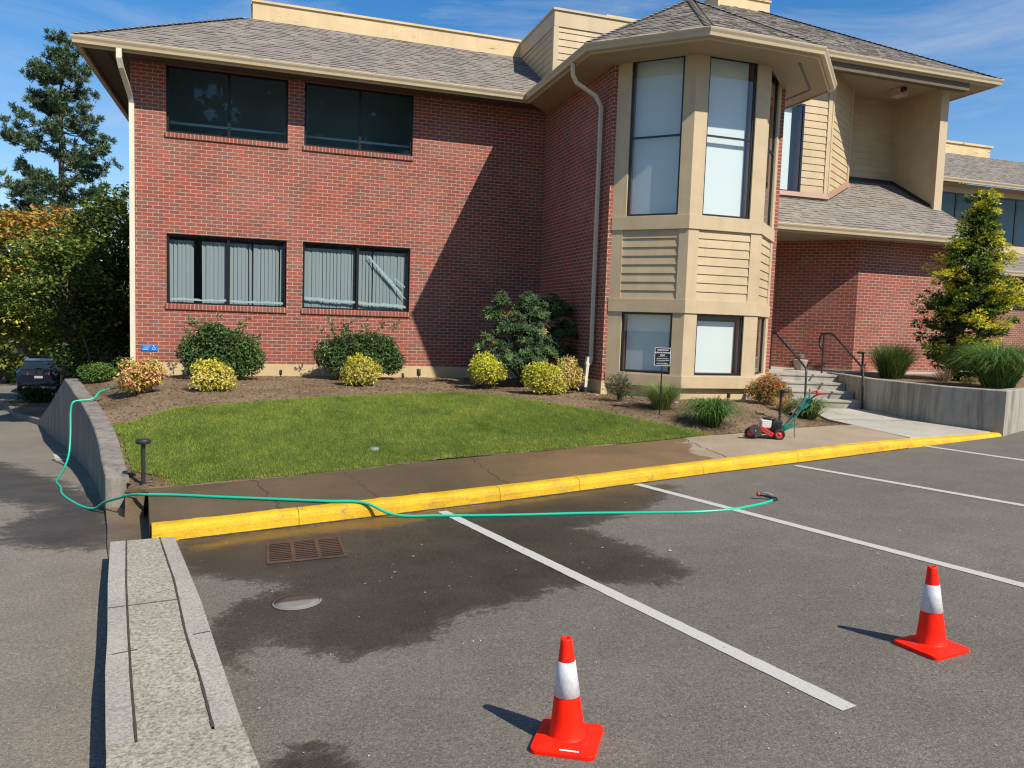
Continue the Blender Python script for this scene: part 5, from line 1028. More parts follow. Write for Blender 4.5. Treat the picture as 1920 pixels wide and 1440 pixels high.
# bed and shrub at the foot of the wall end
mb = MB(); kp = [(-9.3, 32.8), (-7.9, 28.6), (-6.6, 24.6), (-5.8, 22.9), (-5.3, 21.8)]
mb.sweep([(x, y, drive(x, y) + .14) for x, y in kp], [(0, 0), (-.14, 0), (-.14, -.4), (0, -.4)]); mb.build('bed_kerb', M['wall_conc'], kind='structure', recalc=True)
mb = MB(); mb.poly([(x + .1, y, drive(x, y) + .12) for x, y in kp] + [(-4.6, 22.6, -.9), (-2.6, 33, -1.6)]); mb.build('slope_bed', M['mulch'], kind='structure', recalc=True)
for i, (x, y) in enumerate([(-7.45, 30.4)]): shrub('dark_shrub', (x, y, drive(x, y) + .05), (.62, .5), .72, 1500, .10, .05, [(.04, .07, .018), (.06, .10, .02)], [2, 1], ('dark low shrub beside the parked car', 'dark low shrub beyond the sloping end of the retaining wall')[i], seed=90 + i, material='leaf_dull')
# tall pine
def pine(loc, label, H_, seed, name='pine_tree', rmax=4.6, group=None, z_first=.22, dens=1.0):
    R = np.random.default_rng(seed); par = empty(name, loc, label, 'tree', group=group); mb = MB(); mb.tube([(0, 0, -1), (.1, 0, H_ * .3), (0, .1, H_ * .6), (.05, 0, H_ * .86), (0, 0, H_)], [.30, .24, .16, .07, .02], 9)
    P = []; D = []; C_ = []; z = H_ * z_first
    while z < H_ * .97:
        f = 1 - (z / H_ - z_first) / (1 - z_first); rr = rmax * (f ** .75) * R.uniform(.75, 1.15) + .35; nb = R.integers(3, 6)
        for b in range(nb):
            a = R.uniform(0, 6.283); ln = rr * R.uniform(.6, 1.15); up_ = R.uniform(-.02, .22); pts = [np.array([0, 0, z])]
            for s in range(1, 6): t = s / 5; pts.append(np.array([math.cos(a) * ln * t, math.sin(a) * ln * t, z + ln * (up_ * t - .18 * math.sin(t * 2.5) + .22 * t * t)]) + R.normal(0, .05, 3))
            mb.tube([tuple(p) for p in pts], [.055 * f + .02, .045 * f + .015, .035, .025, .016, .008], 5, caps=False)
            nc = int((5 + ln * 5) * dens)
            for c_ in range(nc):
                t = .28 + .72 * R.uniform() ** .7; i = min(int(t * 5), 4); base_ = pts[i] * (1 - (t * 5 - i)) + pts[i + 1] * (t * 5 - i); off = R.normal(0, .22, 3) * np.array([1, 1, .55]); ctr = base_ + off + np.array([0, 0, .06]); k = 34; d = rdir(k, R) + np.array([[math.cos(a) * .5, math.sin(a) * .5, .55]])
                if c_ % 3 == 0: mb.tube([tuple(base_), tuple(ctr)], [.014, .006], 4, caps=False)
                P.append(ctr + R.normal(0, .05, (k, 3))); D.append(d); C_.append(palette(k, R, [(.09, .145, .07), (.13, .19, .085), (.20, .24, .10), (.05, .085, .045)], [4, 3, 1, 3]) * R.uniform(.75, 1.2))
        z += R.uniform(.32, .62)
    P = np.concatenate(P); D = np.concatenate(D); n = len(P); leafmesh('foliage', P, D, R.normal(size=(n, 3)), .26 * R.uniform(.7, 1.2, n), .045, np.concatenate(C_), M['needle'], par)
    mb.build('trunk', M['bark'], par); return par
pine((-11.0, 50.2, -3.4), 'tall shaggy pine rising behind the orange maple at the left', 20.6, 95)
far = pine((42.5, 40.5, -1), 'conifer top just showing above the far wing roof at the right edge', 15.0, 96, name='distant_conifer', rmax=3.0)
# trees across the parking lot behind the photographer (seen in the window reflections)
fir = pine((2, -36, .5), 'dark conifer across the parking lot, mirrored in the upper windows', 23, 97, name='fir_tree', rmax=5.0, group='dark conifers mirrored in the upper windows', z_first=.08, dens=1.0)
for (x, y) in ((-6, -38), (8.5, -37), (14.5, -35), (-2, -41), (5.2, -40), (11.3, -40), (-11, -41), (2, -46), (8, -46), (-.5, -37.5), (-8.5, -45)):
    c_ = dup(fir); c_.scale = (1.15, 1.15, 1.22); c_.location = (x, y, .5); c_.rotation_euler.z = x
# ------------------------------------------------------------ OBJECTS
def pm(name, c, rough=.5, metal=0, spec=.5): return mat(name, c, rough, metal, spec)[0]
M['cone'] = pm('cone_orange_pvc', (1.0, .016, .002), .55, 0, .22); nt_ = M['cone'].node_tree; b_ = nt_.nodes['Principled BSDF']; v_ = objvec(nt_); nt_.links.new(mixc(nt_, ramp(nt_, noise(nt_, 9, 8, .7, v_, .5), [(.54, (0, 0, 0)), (.70, (.7, .7, .7))]), (1.0, .016, .002), (.34, .04, .03)), b_.inputs['Base Color']); bump(nt_, b_, noise(nt_, 14, 3, .5, v_), .15, .004)
M['reflect'] = concrete_mat('reflective_collar', (.66, .66, .70), .10, (.42, .40, .38), rough=.4, spk_scale=30); M['white'] = pm('white_plastic', (.78, .78, .76), .5); M['black'] = pm('black_plastic', (.015, .015, .016), .5)
def tilt(o, x, y):   # stand on the sloping asphalt
    n_ = Vector((-.040, .034, 1)).normalized(); q = Vector((0, 0, 1)).rotation_difference(n_); o.rotation_mode = 'QUATERNION'; o.rotation_quaternion = q @ Matrix.Rotation(o.get('_rz', 0), 3, 'Z').to_quaternion()
def cone(loc, rz, label, sticker=True):
    c = empty('traffic_cone', loc, label, 'traffic cone', group='orange cones on the asphalt'); mb = MB(); h = .139; r = .030; pts = []
    for (sx_, sy_, a0) in ((1, 1, 0), (-1, 1, 90), (-1, -1, 180), (1, -1, 270)):
        for k in range(7): a = math.radians(a0 + k * 15); pts.append((sx_ * (h - r) + r * math.cos(a), sy_ * (h - r) + r * math.sin(a)))
    rings = [(1.0, 0), (1.0, .014), (.985, .020), (.80, .028), (.62, .034)]; n_ = len(pts)
    V = [(p[0] * s, p[1] * s, z) for s, z in rings for p in pts]; F = [(i * n_ + k, i * n_ + (k + 1) % n_, (i + 1) * n_ + (k + 1) % n_, (i + 1) * n_ + k) for i in range(len(rings) - 1) for k in range(n_)] + [tuple(reversed(range(n_))), tuple((len(rings) - 1) * n_ + k for k in range(n_))]
    mb.faces(V, F); b = mb.build('base', M['cone'], c)
    mb = MB()
    for k in range(60):   # moulded knurling along the rim
        t = k / 60 * 4; s = int(t); u = (t - s) * 2 - 1; x, y = [(h, u * h * .8), (-u * h * .8, h), (-h, -u * h * .8), (u * h * .8, -h)][s]; mb.box((x - .003, y - .003, 0), (x + .003, y + .003, .010))
    mb.build('rim_studs', M['cone'], b) if False else None
    f = lambda z: .078 - (.078 - .0245) * (z - .03) / .415
    mb = MB(); mb.lathe([(.100, .026), (.086, .031), (f(.04), .042)] + [(f(z), z) for z in (.1, .2, .3, .4, .43)] + [(.0255, .447), (.023, .455), (.017, .457), (.014, .452), (.013, .42)], seg=48); mb.build('body', M['cone'], c)
    mb = MB(); mb.lathe([(f(.21) + .0005, .209), (f(.21) + .0022, .21), (f(.357) + .0022, .357), (f(.357) + .0005, .358)], seg=48); mb.build('reflective_collar', M['reflect'], c)
    if sticker:
        mb = MB(); mb.box((.0, -.0135, 0), (.082, .0135, .0008)); s = mb.build('sticker', M['white'], c); s.rotation_euler = (math.radians(11), 0, 0); s.location = (-.01, -.112, .0262)
    q = Vector((0, 0, 1)).rotation_difference(Vector((-.040, .034, 1)).normalized()); c.rotation_mode = 'QUATERNION'; c.rotation_quaternion = q @ Matrix.Rotation(rz, 3, 'Z').to_quaternion(); return c
cone((1.262, 2.945, G(1.262, 2.945) + .001), math.radians(-33), 'nearer orange cone with a white sticker on its base')
cone((3.52, 3.195, G(3.52, 3.195) + .001), math.radians(6), 'farther orange cone with a bare base', sticker=False)
# bollard lights
def bollard(loc, h, label, rz=0, off=0.0):
    c = empty('bollard_light', loc, label, 'path light', rz, group='mushroom bollard lights'); mb = MB(); mb.tube([(0, 0, -.1), (0, 0, h - .03)], .022, 16); mb.build('post', M['metal_dark'], c)
    mb = MB(); mb.lathe([(0, h - .055), (.03, h - .05), (.070, h - .046), (.075, h - .04), (.075, h - .010), (.068, h), (0, h + .003)], (off, 0, 0), 36); mb.build('cap', M['metal_dark'], c)
    mb = MB(); mb.lathe([(.030, -.003), (.045, .004), (.03, .012)], (0, 0, 0), 16); mb.build('collar', M['metal_dark'], c); return c
bollard((-1.22, 8.97, bedz(-1.22, 8.97)), .49, 'dark bollard light on bare soil beside the retaining wall end')
bollard((8.18, 10.72, bedz(8.18, 10.72)), .50, 'dark bollard light behind the lawn edger', off=.045, rz=-.4)
bollard((12.15, 13.3, .85), .54, 'dark bollard light in the planter behind the handrail', off=-.05, rz=-.3)
def uplight(loc, h, r, label, tilt_=0, name='ground_spotlight'):
    c = empty(name, loc, label, 'ground light', group='small ground lights at the foundation'); mb = MB(); mb.tube([(0, 0, -.05), (0, 0, h * .45)], .010, 8); mb.build('stake', M['metal_dark'], c)
    mb = MB(); mb.lathe([(0, h * .35), (r * .9, h * .36), (r, h * .42), (r, h), (r * .9, h + .004), (r * .85, h - .02), (0, h - .02)], seg=20); o = mb.build('lamp_head', M['metal_dark'], c); o.rotation_euler = (tilt_, 0, 0); return c
uplight((3.33, 17.1, bedz(3.33, 17.1) - .03), .24, .045, 'black cylinder uplight against the foundation right of the green bushes'); uplight((.35, 17.05, bedz(.35, 17.05)), .15, .03, 'small uplight at the foundation between the two green bushes', .2); uplight((2.95, 16.95, bedz(2.95, 17) - .02), .14, .03, 'small uplight beside the right green bush', -.2); uplight((8.25, 12.35, bedz(8.25, 12.35)), .16, .032, 'small spotlight at the foot of the bay tower', .15)
# signs
def text(body, size, loc, rot, m_, parent, name='lettering', extr=.001, align='CENTER', sx=1.0, bold=0.0):
    cu = bpy.data.curves.new(name, 'FONT'); cu.body = body; cu.size = size; cu.align_x = align; cu.align_y = 'CENTER'; cu.extrude = extr; cu.offset = bold
    t = bpy.data.objects.new(name, cu); C.objects.link(t); bpy.context.view_layer.update(); me = bpy.data.meshes.new_from_object(t.evaluated_get(bpy.context.evaluated_depsgraph_get())); bpy.data.objects.remove(t); me.materials.clear(); me.materials.append(m_)
    o = bpy.data.objects.new(name, me); C.objects.link(o); o.parent = parent; o.location = loc; o.rotation_euler = rot; o.scale = (sx, 1, 1); return o
M['signwhite'] = pm('sign_white_vinyl', (.80, .80, .80), .5); M['signblack'] = pm('sign_black', (.012, .013, .016), .4)
sg = empty('parking_sign', (6.12, 11.05, bedz(6.12, 11.05)), 'black sign on a thin post reserving parking for building patrons', 'sign', math.radians(-24))
mb = MB(); mb.tube([(0, .012, -.1), (0, .012, .84)], .011, 10); mb.build('post', M['black'], sg)
def rr_poly(w, h, r, y, seg=6):
    out = []
    for (sx_, sz_, a0) in ((1, 1, 0), (-1, 1, 90), (-1, -1, 180), (1, -1, 270)):
        for k in range(seg + 1): a = math.radians(a0 + k * 90 / seg); out.append((sx_ * (w - r) + r * math.cos(a), y, sz_ * (h - r) + r * math.sin(a)))
    return out
def plate(w, h, r, y0, y1, zc_, xc=0):
    mb = MB(); a = [(p[0] + xc, p[1], p[2] + zc_) for p in rr_poly(w, h, r, y0)]; b = [(p[0] + xc, p[1], p[2] + zc_) for p in rr_poly(w, h, r, y1)]; n_ = len(a); mb.faces(a + b, [tuple(range(n_)), tuple(reversed(range(n_, 2 * n_)))] + [(k, n_ + k, n_ + (k + 1) % n_, (k + 1) % n_) for k in range(n_)]); return mb
ZS = .945
mb = plate(.134, .152, .022, -.004, .0, ZS); panel = mb.build('panel', M['signblack'], sg, recalc=True)
mb = MB(); o_ = rr_poly(.128, .146, .018, -.0046); i_ = rr_poly(.121, .139, .014, -.0046); n_ = len(o_); mb.faces([(p[0], p[1], p[2] + ZS) for p in o_ + i_], [(k, (k + 1) % n_, n_ + (k + 1) % n_, n_ + k) for k in range(n_)]); mb.build('border', M['signwhite'], panel)
RX = (math.pi / 2, 0, 0)
for (t_, z_, s_, w_, bo) in (('PARKING FOR', .108, .030, .92, .0007), ('BUILDING PATRONS', .066, .030, .88, .0007), ('ONLY', .026, .028, 1, .001), ('All others will be towed', -.028, .0195, .95, .0003), ("at owner's expense. 98-810", -.056, .0195, .95, .0003), ('Video Surveillance', -.112, .0250, 1.0, .0005)):
    text(t_, s_, (0, -.0052, ZS + z_), RX, M['signwhite'], panel, extr=.0004, sx=w_, bold=bo)
for z_ in (.0005, -.0835): mb = MB(); mb.box((-.07, -.0052, ZS + z_), (.07, -.0045, ZS + z_ + .002)); mb.build('rule', M['signwhite'], panel)
M['signblue'] = pm('sign_blue', (.005, .17, .62), .4); bs = empty('wall_plaque', (-2.235, FY - .004, .985), 'small blue plaque with white writing and symbol on the brick by the downspout', 'sign')
mb = plate(.150, .058, .006, -.012, .0, 0); pb = mb.build('panel', M['signblue'], bs, recalc=True)
text('ACCESSIBLE ENTRY', .020, (-.05, -.0135, .036), RX, M['signwhite'], pb, extr=.0004, sx=.85); text('around the building', .015, (-.055, -.0135, .008), RX, M['signwhite'], pb, extr=.0004, sx=.85); text('PARKING', .026, (-.072, -.0135, -.030), RX, M['signwhite'], pb, extr=.0004, bold=.0006)
mb = MB(); pr = [(.088 + .026 * math.cos(a), -.0135, -.016 + .024 * math.sin(a)) for a in np.linspace(2.2, 6.9, 14)]; mb.tube(pr, .0045, 6); mb.tube([(.078, -.0135, .046), (.086, -.0135, .012), (.104, -.0135, .006), (.112, -.0135, -.016)], .0045, 6); mb.lathe([(0, -.001), (.007, -.001), (.007, .001), (0, .001)], (.076, -.0135, .047), 12, axis='y'); mb.build('symbol', M['signwhite'], pb)
# drain grate and cleanout cover
M['rustiron'] = concrete_mat('rusty_iron', (.11, .058, .034), .35, (.045, .032, .025), rough=.75); M['pit_shade'] = pm('drain_pit_shade', (.006, .005, .005), 1)
gr = empty('drain_grate', (.345, 6.50, G(.345, 6.50)), 'rusty three panel drain grate in the asphalt by the yellow kerb', 'drain'); q = Vector((0, 0, 1)).rotation_difference(Vector((-.040, .034, 1)).normalized()); gr.rotation_mode = 'QUATERNION'; gr.rotation_quaternion = q
mb = MB(); w, h = .31, .325
mb.box((-w, -h, .004), (w, -h + .022, .010)); mb.box((-w, h - .022, .004), (w, h, .010)); mb.box((-w, -h + .022, .004), (-w + .022, h - .022, .0098)); mb.box((w - .022, -h + .022, .004), (w, h - .022, .0098))
for x in (-w / 3 + .003, w / 3 - .003): mb.box((x - .017, -h + .022, .004), (x + .017, h - .022, .0104))
mb.build('frame', M['rustiron'], gr)
for k in range(3):
    mb = MB(); x0 = -w + .022 + k * .2; x1 = (-w / 3 - .015, w / 3 - .021, w - .022)[k]; x0 = (-w + .022, -w / 3 + .021, w / 3 + .015)[k]
    for j in range(11): y = -h + .042 + j * .0563; mb.box((x0, y - .010, .0055), (x1, y + .010, .0085))
    mb.build('grate_panel', M['rustiron'], gr)
mb = MB(); mb.poly([(-w + .01, -h + .01, .0025), (w - .01, -h + .01, .0025), (w - .01, h - .01, .0025), (-w + .01, h - .01, .0025)]); mb.build('pit_shade', M['pit_shade'], gr)  # flat black sheet over the asphalt; its colour stands in for shade below the bars
mh = empty('cleanout_cover', (.226, 5.192, G(.226, 5.192)), 'small round iron cover in the wet asphalt', 'cover'); mh.rotation_mode = 'QUATERNION'; mh.rotation_quaternion = q
m, nt_, b_ = mat('cover_iron', (.2, .2, .2), .75, .0); v_ = objvec(nt_); sx_ = N(nt_, 'ShaderNodeSeparateXYZ'); nt_.links.new(v_, sx_.inputs[0]); nt_.links.new(ramp(nt_, mth(nt_, 'ADD', sx_.outputs[1], mth(nt_, 'MULTIPLY', noise(nt_, 9, 4, .6, v_), .06)), [(.02, (.19, .175, .155)), (.045, (.075, .045, .028))]), b_.inputs['Base Color']); M['cover'] = m
mb = MB(); mb.lathe([(.162, .003), (.162, .007), (.150, .009), (.148, .005)], seg=48); mb.build('ring', M['cover'], mh); mb = MB(); mb.lathe([(.146, .004), (.146, .0075), (.09, .0085), (0, .0085)], seg=48); mb.build('lid', M['cover'], mh)
# garden hose, one continuous line
HP = [(-2.10, 14.95, .45), (-2.20, 14.7, .45), (-2.38, 14.1, .44), (-2.48, 13.66, .43), (-2.52, 13.48, .36), (-2.60, 13.42, .325), (-2.72, 13.38, .318), (-2.80, 13.33, .29), (-2.825, 13.30, .15), (-2.81, 13.2, -.15), (-2.80, 13.05, -.45), (-2.80, 12.8, -.60), (-2.72, 12.2, -.60), (-2.62, 11.5, -.565), (-2.44, 10.9, -.52), (-2.30, 10.35, -.49), (-2.10, 9.85, -.465), (-1.88, 9.40, -.44), (-1.72, 9.14, -.40), (-1.60, 8.98, -.30), (-1.42, 8.72, -.20), (-1.25, 8.50, -.12), (-1.08, 8.38, -.10), (-.83, 8.30, -.095), (-.40, 8.09, -.085), (-.06, 7.93, -.075), (.35, 7.74, -.065), (.64, 7.61, -.057), (.85, 7.56, -.055), (1.0, 7.50, -.075), (1.17, 7.40, -.145), (1.35, 7.34, -.17), (1.6, 7.27, -.16), (2.03, 7.12, -.14), (2.5, 6.99, -.12), (3.04, 6.84, -.093), (3.6, 6.65, -.065), (4.03, 6.51, -.043), (4.4, 6.48, -.03), (4.65, 6.52, -.02), (4.9, 6.60, -.013), (5.07, 6.68, -.006)]
def spline(P, k=6):
    out = []; P = [Vector(p) for p in P]
    for i in range(len(P) - 1):
        p0, p1, p2, p3 = P[max(i - 1, 0)], P[i], P[i + 1], P[min(i + 2, len(P) - 1)]
        for j in range(k): t = j / k; out.append(.5 * ((2 * p1) + (p2 - p0) * t + (2 * p0 - 5 * p1 + 4 * p2 - p3) * t * t + (3 * p1 - p0 - 3 * p2 + p3) * t ** 3))
    return out + [P[-1]]
M['hose'] = pm('green_hose_rubber', (.012, .42, .26), .35); M['redp'] = pm('red_plastic', (.45, .03, .03), .45)
hz_ = empty('garden_hose', (0, 0, 0), 'long green garden hose running over the wall, sidewalk and kerb to the asphalt', 'hose')
mb = MB(); mb.tube(spline(HP), .0145, 10); mb.build('tube', M['hose'], hz_)
mb = MB(); e = Vector(HP[-1]); d = (e - Vector(HP[-2])).normalized(); mb.tube([e - d * .01, e + d * .05], .020, 12); mb.tube([e + d * .05, e + d * .07], .024, 12); mb.build('coupling', M['black'], hz_)
nz = empty('hose_nozzle', tuple(e), 'black and red spray nozzle lying at the end of the hose', 'nozzle')
mb = MB(); mb.tube([(.04, .05, .01), (.01, .10, .02), (-.03, .13, .03), (-.07, .14, .035)], [.016, .018, .017, .024], 12); mb.tube([(.06, .07, .01), (.085, .09, .008)], .01, 8); mb.build('body', M['black'], nz); mb = MB(); mb.tube([(-.07, .14, .035), (-.088, .143, .036)], [.025, .022], 14); mb.build('head', M['redp'], nz)
mb = MB(); mb.tube([(.07, .10, .03), (.03, .13, .05), (-.01, .15, .045)], .006, 8); mb.build('lever', pm('nozzle_silver', (.5, .5, .5), .3, .8), nz)
# handrails
def rail(name, label, pts, posts, r=.021):
    o0 = Vector(pts[0]); c = empty(name, (o0.x, o0.y, 0), label, 'handrail', group='handrails at the steps'); off = Vector((o0.x, o0.y, 0)); mb = MB(); mb.tube([Vector(p) - off for p in pts], r, 12); mb.build('rail', M['metal_dark'], c)
    for (x, y, z0, z1) in posts: mb = MB(); mb.tube([Vector((x, y, z0)) - off, Vector((x, y, z1)) - off], r * .95, 12); mb.build('post', M['metal_dark'], c)
    return c
def L3(L, D, z): p = LD(L, D); return (p[0], p[1], z)
rail('handrail', 'right handrail with a looped upper end beside the planter', [L3(6.80, 16.95, 1.40), L3(6.80, 17.05, 1.44), L3(6.80, 17.10, 1.55), L3(6.80, 17.08, 1.68), L3(6.80, 17.0, 1.735), L3(6.80, 16.6, 1.74), L3(6.80, 16.42, 1.73), L3(6.81, 16.36, 1.71), L3(6.84, 15.15, 1.16), L3(6.845, 15.05, 1.11), L3(6.85, 15.0, 1.05), L3(6.85, 14.95, .26)], [(*LD(6.80, 16.88), .85, 1.735)])
rail('handrail', 'left handrail against the bay tower side of the steps', [L3(5.78, 17.25, .9), L3(5.78, 17.25, 1.68), L3(5.78, 17.2, 1.73), L3(5.78, 17.1, 1.74), L3(5.78, 16.98, 1.71), L3(5.80, 15.28, 1.09), L3(5.80, 15.20, 1.05), L3(5.80, 15.15, .98), L3(5.80, 15.12, .30)], [])
# splash pot on the landing
M['pot'] = concrete_mat('grey_pot', (.36, .31, .27), .15); mb = MB(); pc = (*LD(6.72, 17.95), .87); mb.lathe([(0, 0), (.11, 0), (.125, .03), (.165, .22), (.175, .25), (.165, .25), (.15, .21), (0, .20)], pc, 7); mb.build('concrete_pot', M['pot'], None, 'small grey concrete pot on the landing against the brick wall', 'pot')
ol = empty('outdoor_outlet', (12.70, 15.95, 1.17), 'small grey weatherproof outlet on the entry brick wall', 'outlet', math.radians(-45)); mb = MB(); mb.box((-.06, -.035, -.04), (.06, .0, .05)); mb.build('cover', M['planter'], ol); mb = MB(); mb.box((-.02, -.06, -.06), (.045, -.035, .03)); mb.build('flap', M['concrete'], ol)
# rocks
for i, (x, y, z, s, lb) in enumerate([(8.86, 12.62, .40, .13, 'grey pointed rock at the foot of the bay tower corner'), (6.98, 12.05, .41, .05, 'small pale rock on the mulch left of the daylily'), (5.93, 13.15, .43, .06, 'reddish stone by the foot of the shaded downspout')]):
    R = random.Random(i); mb = MB(); vs = []; 
    for j in range(5):
        for k in range(8): a = k * .785; t = j / 4 * math.pi; r = s * math.sin(t) * R.uniform(.8, 1.15); vs.append((x + r * math.cos(a), y + r * math.sin(a), z + s * .3 - s * math.cos(t) * R.uniform(.8, 1.0) * (1.2 if i == 0 else .7)))
    mb.faces(vs, [(j * 8 + k, j * 8 + (k + 1) % 8, j * 8 + 8 + (k + 1) % 8, j * 8 + 8 + k) for j in range(4) for k in range(8)]); mb.build('rock', M['planter'] if i < 2 else M['flashing'], None, lb, 'rock', recalc=True)
# lawn sprinkler head / valve cover in the grass
mb = MB(); zz = bedz(1.35, 9.75) + .05; mb.lathe([(0, 0), (.055, 0), (.065, -.02), (.07, -.05)], (1.35, 9.75, zz), 20); mb.build('sprinkler_cap', pm('grey_green_plastic', (.16, .2, .17), .6), None, 'grey green sprinkler cap in the lawn', 'sprinkler')
# ------------------------------------------------------------ lawn edger
M['egreen'] = pm('edger_green_paint', (.01, .20, .15), .35); M['ered'] = pm('edger_red_paint', (.62, .045, .04), .4); M['rubber'] = pm('tyre_rubber', (.03, .02, .017), .85); M['ewhite'] = pm('engine_white', (.62, .60, .54), .45); M['steel'] = pm('worn_steel', (.30, .27, .24), .45, .7)
ex, ey = 6.93, 9.78; E_ = empty('lawn_edger', (ex, ey, walk(ex, ey)), 'red and green wheeled lawn edger with a small petrol engine on the sidewalk', 'lawn edger', math.radians(-24))
def wheel(u, v, r, w, name='wheel'):
    mb = MB(); mb.lathe([(r * .62, -w / 2), (r * .93, -w / 2), (r, -w * .3), (r, w * .3), (r * .93, w / 2), (r * .62, w / 2), (r * .60, 0), (r * .62, -w / 2)], (u, v, r), 28, axis='y'); o = mb.build(name, M['rubber'], E_, recalc=True)
    mb = MB(); mb.lathe([(0, -w * .48), (r * .22, -w * .5), (r * .25, -w * .32), (r * .5, -w * .28), (r * .60, -w * .42), (r * .64, -w * .40), (r * .64, w * .4), (0, w * .4)], (u, v, r), 28, axis='y'); mb.build('rim', M['ered'], o, recalc=True)
wheel(.0, -.10, .085, .04); wheel(.415, -.12, .081, .045); wheel(.415, .16, .081, .045)
mb = MB(); mb.tube([(.415, -.12, .081), (.415, .16, .081)], .008, 8); mb.tube([(0, -.10, .085), (0, .0, .085)], .008, 8); mb.build('axle', M['steel'], E_)
mb = MB(); a_ = np.linspace(math.radians(-25), math.radians(150), 16); Pn = [(.055 + .105 * math.cos(t), .105 + .11 * math.sin(t)) for t in a_] + [(.0, .10), (.1, .05)]
mb.faces([(x, -.16, z) for x, z in Pn] + [(x, -.135, z) for x, z in Pn], [tuple(range(len(Pn))), tuple(reversed(range(len(Pn), 2 * len(Pn))))] + [(k, len(Pn) + k, len(Pn) + (k + 1) % len(Pn), (k + 1) % len(Pn)) for k in range(len(Pn))]); mb.build('blade_guard', pm('muddy_guard', (.055, .042, .032), .85), E_, recalc=True)
mb = MB(); mb.lathe([(0, -.002), (.012, -.002), (.012, .002), (0, .002)], (.06, -.165, .12), 12, axis='y'); mb.obox((.06, -.132, .03), (.05, 0, 0), (0, .004, 0), (-.02, 0, .19)); mb.build('blade', M['steel'], E_)
mb = MB(); mb.obox((.02, -.09, .07), (.46, 0, .02), (0, .22, 0), (0, 0, .025)); mb.obox((.30, -.08, .09), (.13, 0, 0), (0, .2, 0), (0, 0, .04)); mb.build('chassis', M['black'], E_)
mb = MB(); mb.obox((.14, -.125, .205), (.20, 0, -.11), (0, .02, 0), (-.028, 0, -.055)); mb.obox((.17, -.13, .16), (.17, 0, -.10), (0, .006, 0), (.012, 0, .022)); mb.build('belt_guard', M['ered'], E_)
def rbox(mb, p0, p1, b=.012):
    x0, y0, z0 = p0; x1, y1, z1 = p1; pts = [(x0 + b, y0), (x1 - b, y0), (x1, y0 + b), (x1, y1 - b), (x1 - b, y1), (x0 + b, y1), (x0, y1 - b), (x0, y0 + b)]; cx_, cy_ = (x0 + x1) / 2, (y0 + y1) / 2; ins = [(x + (cx_ - x) * b * 2 / (x1 - x0), y + (cy_ - y) * b * 2 / (y1 - y0)) for x, y in pts]; n_ = 8
    V = [(x, y, z0) for x, y in pts] + [(x, y, z1 - b) for x, y in pts] + [(x, y, z1) for x, y in ins]; mb.faces(V, [tuple(reversed(range(8))), tuple(range(16, 24))] + [(i * 8 + k, i * 8 + (k + 1) % 8, i * 8 + 8 + (k + 1) % 8, i * 8 + 8 + k) for i in range(2) for k in range(8)])
mb = MB(); rbox(mb, (.155, -.09, .175), (.305, .08, .285)); mb.build('fuel_tank', M['ewhite'], E_)
mb = MB(); rbox(mb, (.31, -.10, .125), (.455, .09, .275)); 
for k in range(6): mb.box((.315, -.108, .14 + k * .016), (.40, -.10, .147 + k * .016))
en = mb.build('engine', M['black'], E_); mb = MB(); mb.lathe([(.085, .0), (.09, .004), (.09, .022), (.07, .03), (0, .03)], (.285, -.0, .285), 24); mb.build('starter_cover', M['black'], en); mb = MB(); mb.tube([(.27, -.06, .28), (.27, -.06, .305)], .022, 14); mb.tube([(.44, -.07, .30), (.46, -.06, .26), (.47, -.03, .24)], .012, 8); mb.build('fuel_cap', M['steel'], en)
for v in (-.085, .10):
    mb = MB(); mb.tube(spline([(.445, v, .07), (.475, v, .13), (.57, v, .245), (.66, v, .38), (.75, v * 1.2, .53), (.86, v * 1.8, .665), (.905, v * 2.1, .70)], 4), 0, rect=(.009, .014)); hb = mb.build('handlebar', M['egreen'], E_)
    mb = MB(); mb.tube([(.895, v * 2.05, .695), (.935, v * 2.2, .715), (1.02, v * 2.3, .722)], .015, 10); mb.build('grip', M['redp'], hb)
mb = MB(); mb.obox((.43, -.10, .06), (.03, 0, 0), (0, .012, 0), (.06, 0, .19)); mb.obox((.44, -.1, .16), (.16, 0, .10), (0, .010, 0), (.02, 0, -.05)); mb.build('bracket', M['egreen'], E_)
mb = MB(); Pn = [(.70, .50), (.72, .47), (.79, .50), (.86, .61), (.85, .64), (.78, .62)]; mb.faces([(x, -.11, z) for x, z in Pn] + [(x, .11, z) for x, z in Pn], [tuple(range(6)), tuple(reversed(range(6, 12)))] + [(k, 6 + k, 6 + (k + 1) % 6, (k + 1) % 6) for k in range(6)]); mb.build('control_panel', M['egreen'], E_, recalc=True)
mb = MB(); mb.obox((.822, -.03, .60), (.02, 0, 0), (0, .012, 0), (-.002, 0, .17)); mb.build('depth_lever', M['egreen'], E_); mb = MB(); mb.tube([(.90, -.19, .72), (.895, -.19, .765)], [.022, .014], 10); mb.build('throttle_knob', M['ered'], E_)
mb = MB(); mb.tube(spline([(.36, -.10, .29), (.43, -.12, .33), (.55, -.12, .42), (.66, -.11, .50)], 4), .004, 6); mb.tube(spline([(.33, -.08, .30), (.40, -.10, .36), (.55, -.12, .44)], 4), .003, 6); mb.build('throttle_cable', M['steel'], E_)
mb = MB(); mb.tube(spline([(.66, .08, .36), (.675, .07, .22), (.67, .05, .10), (.68, .05, .02)], 4), .008, 6); mb.build('kickstand', M['steel'], E_)
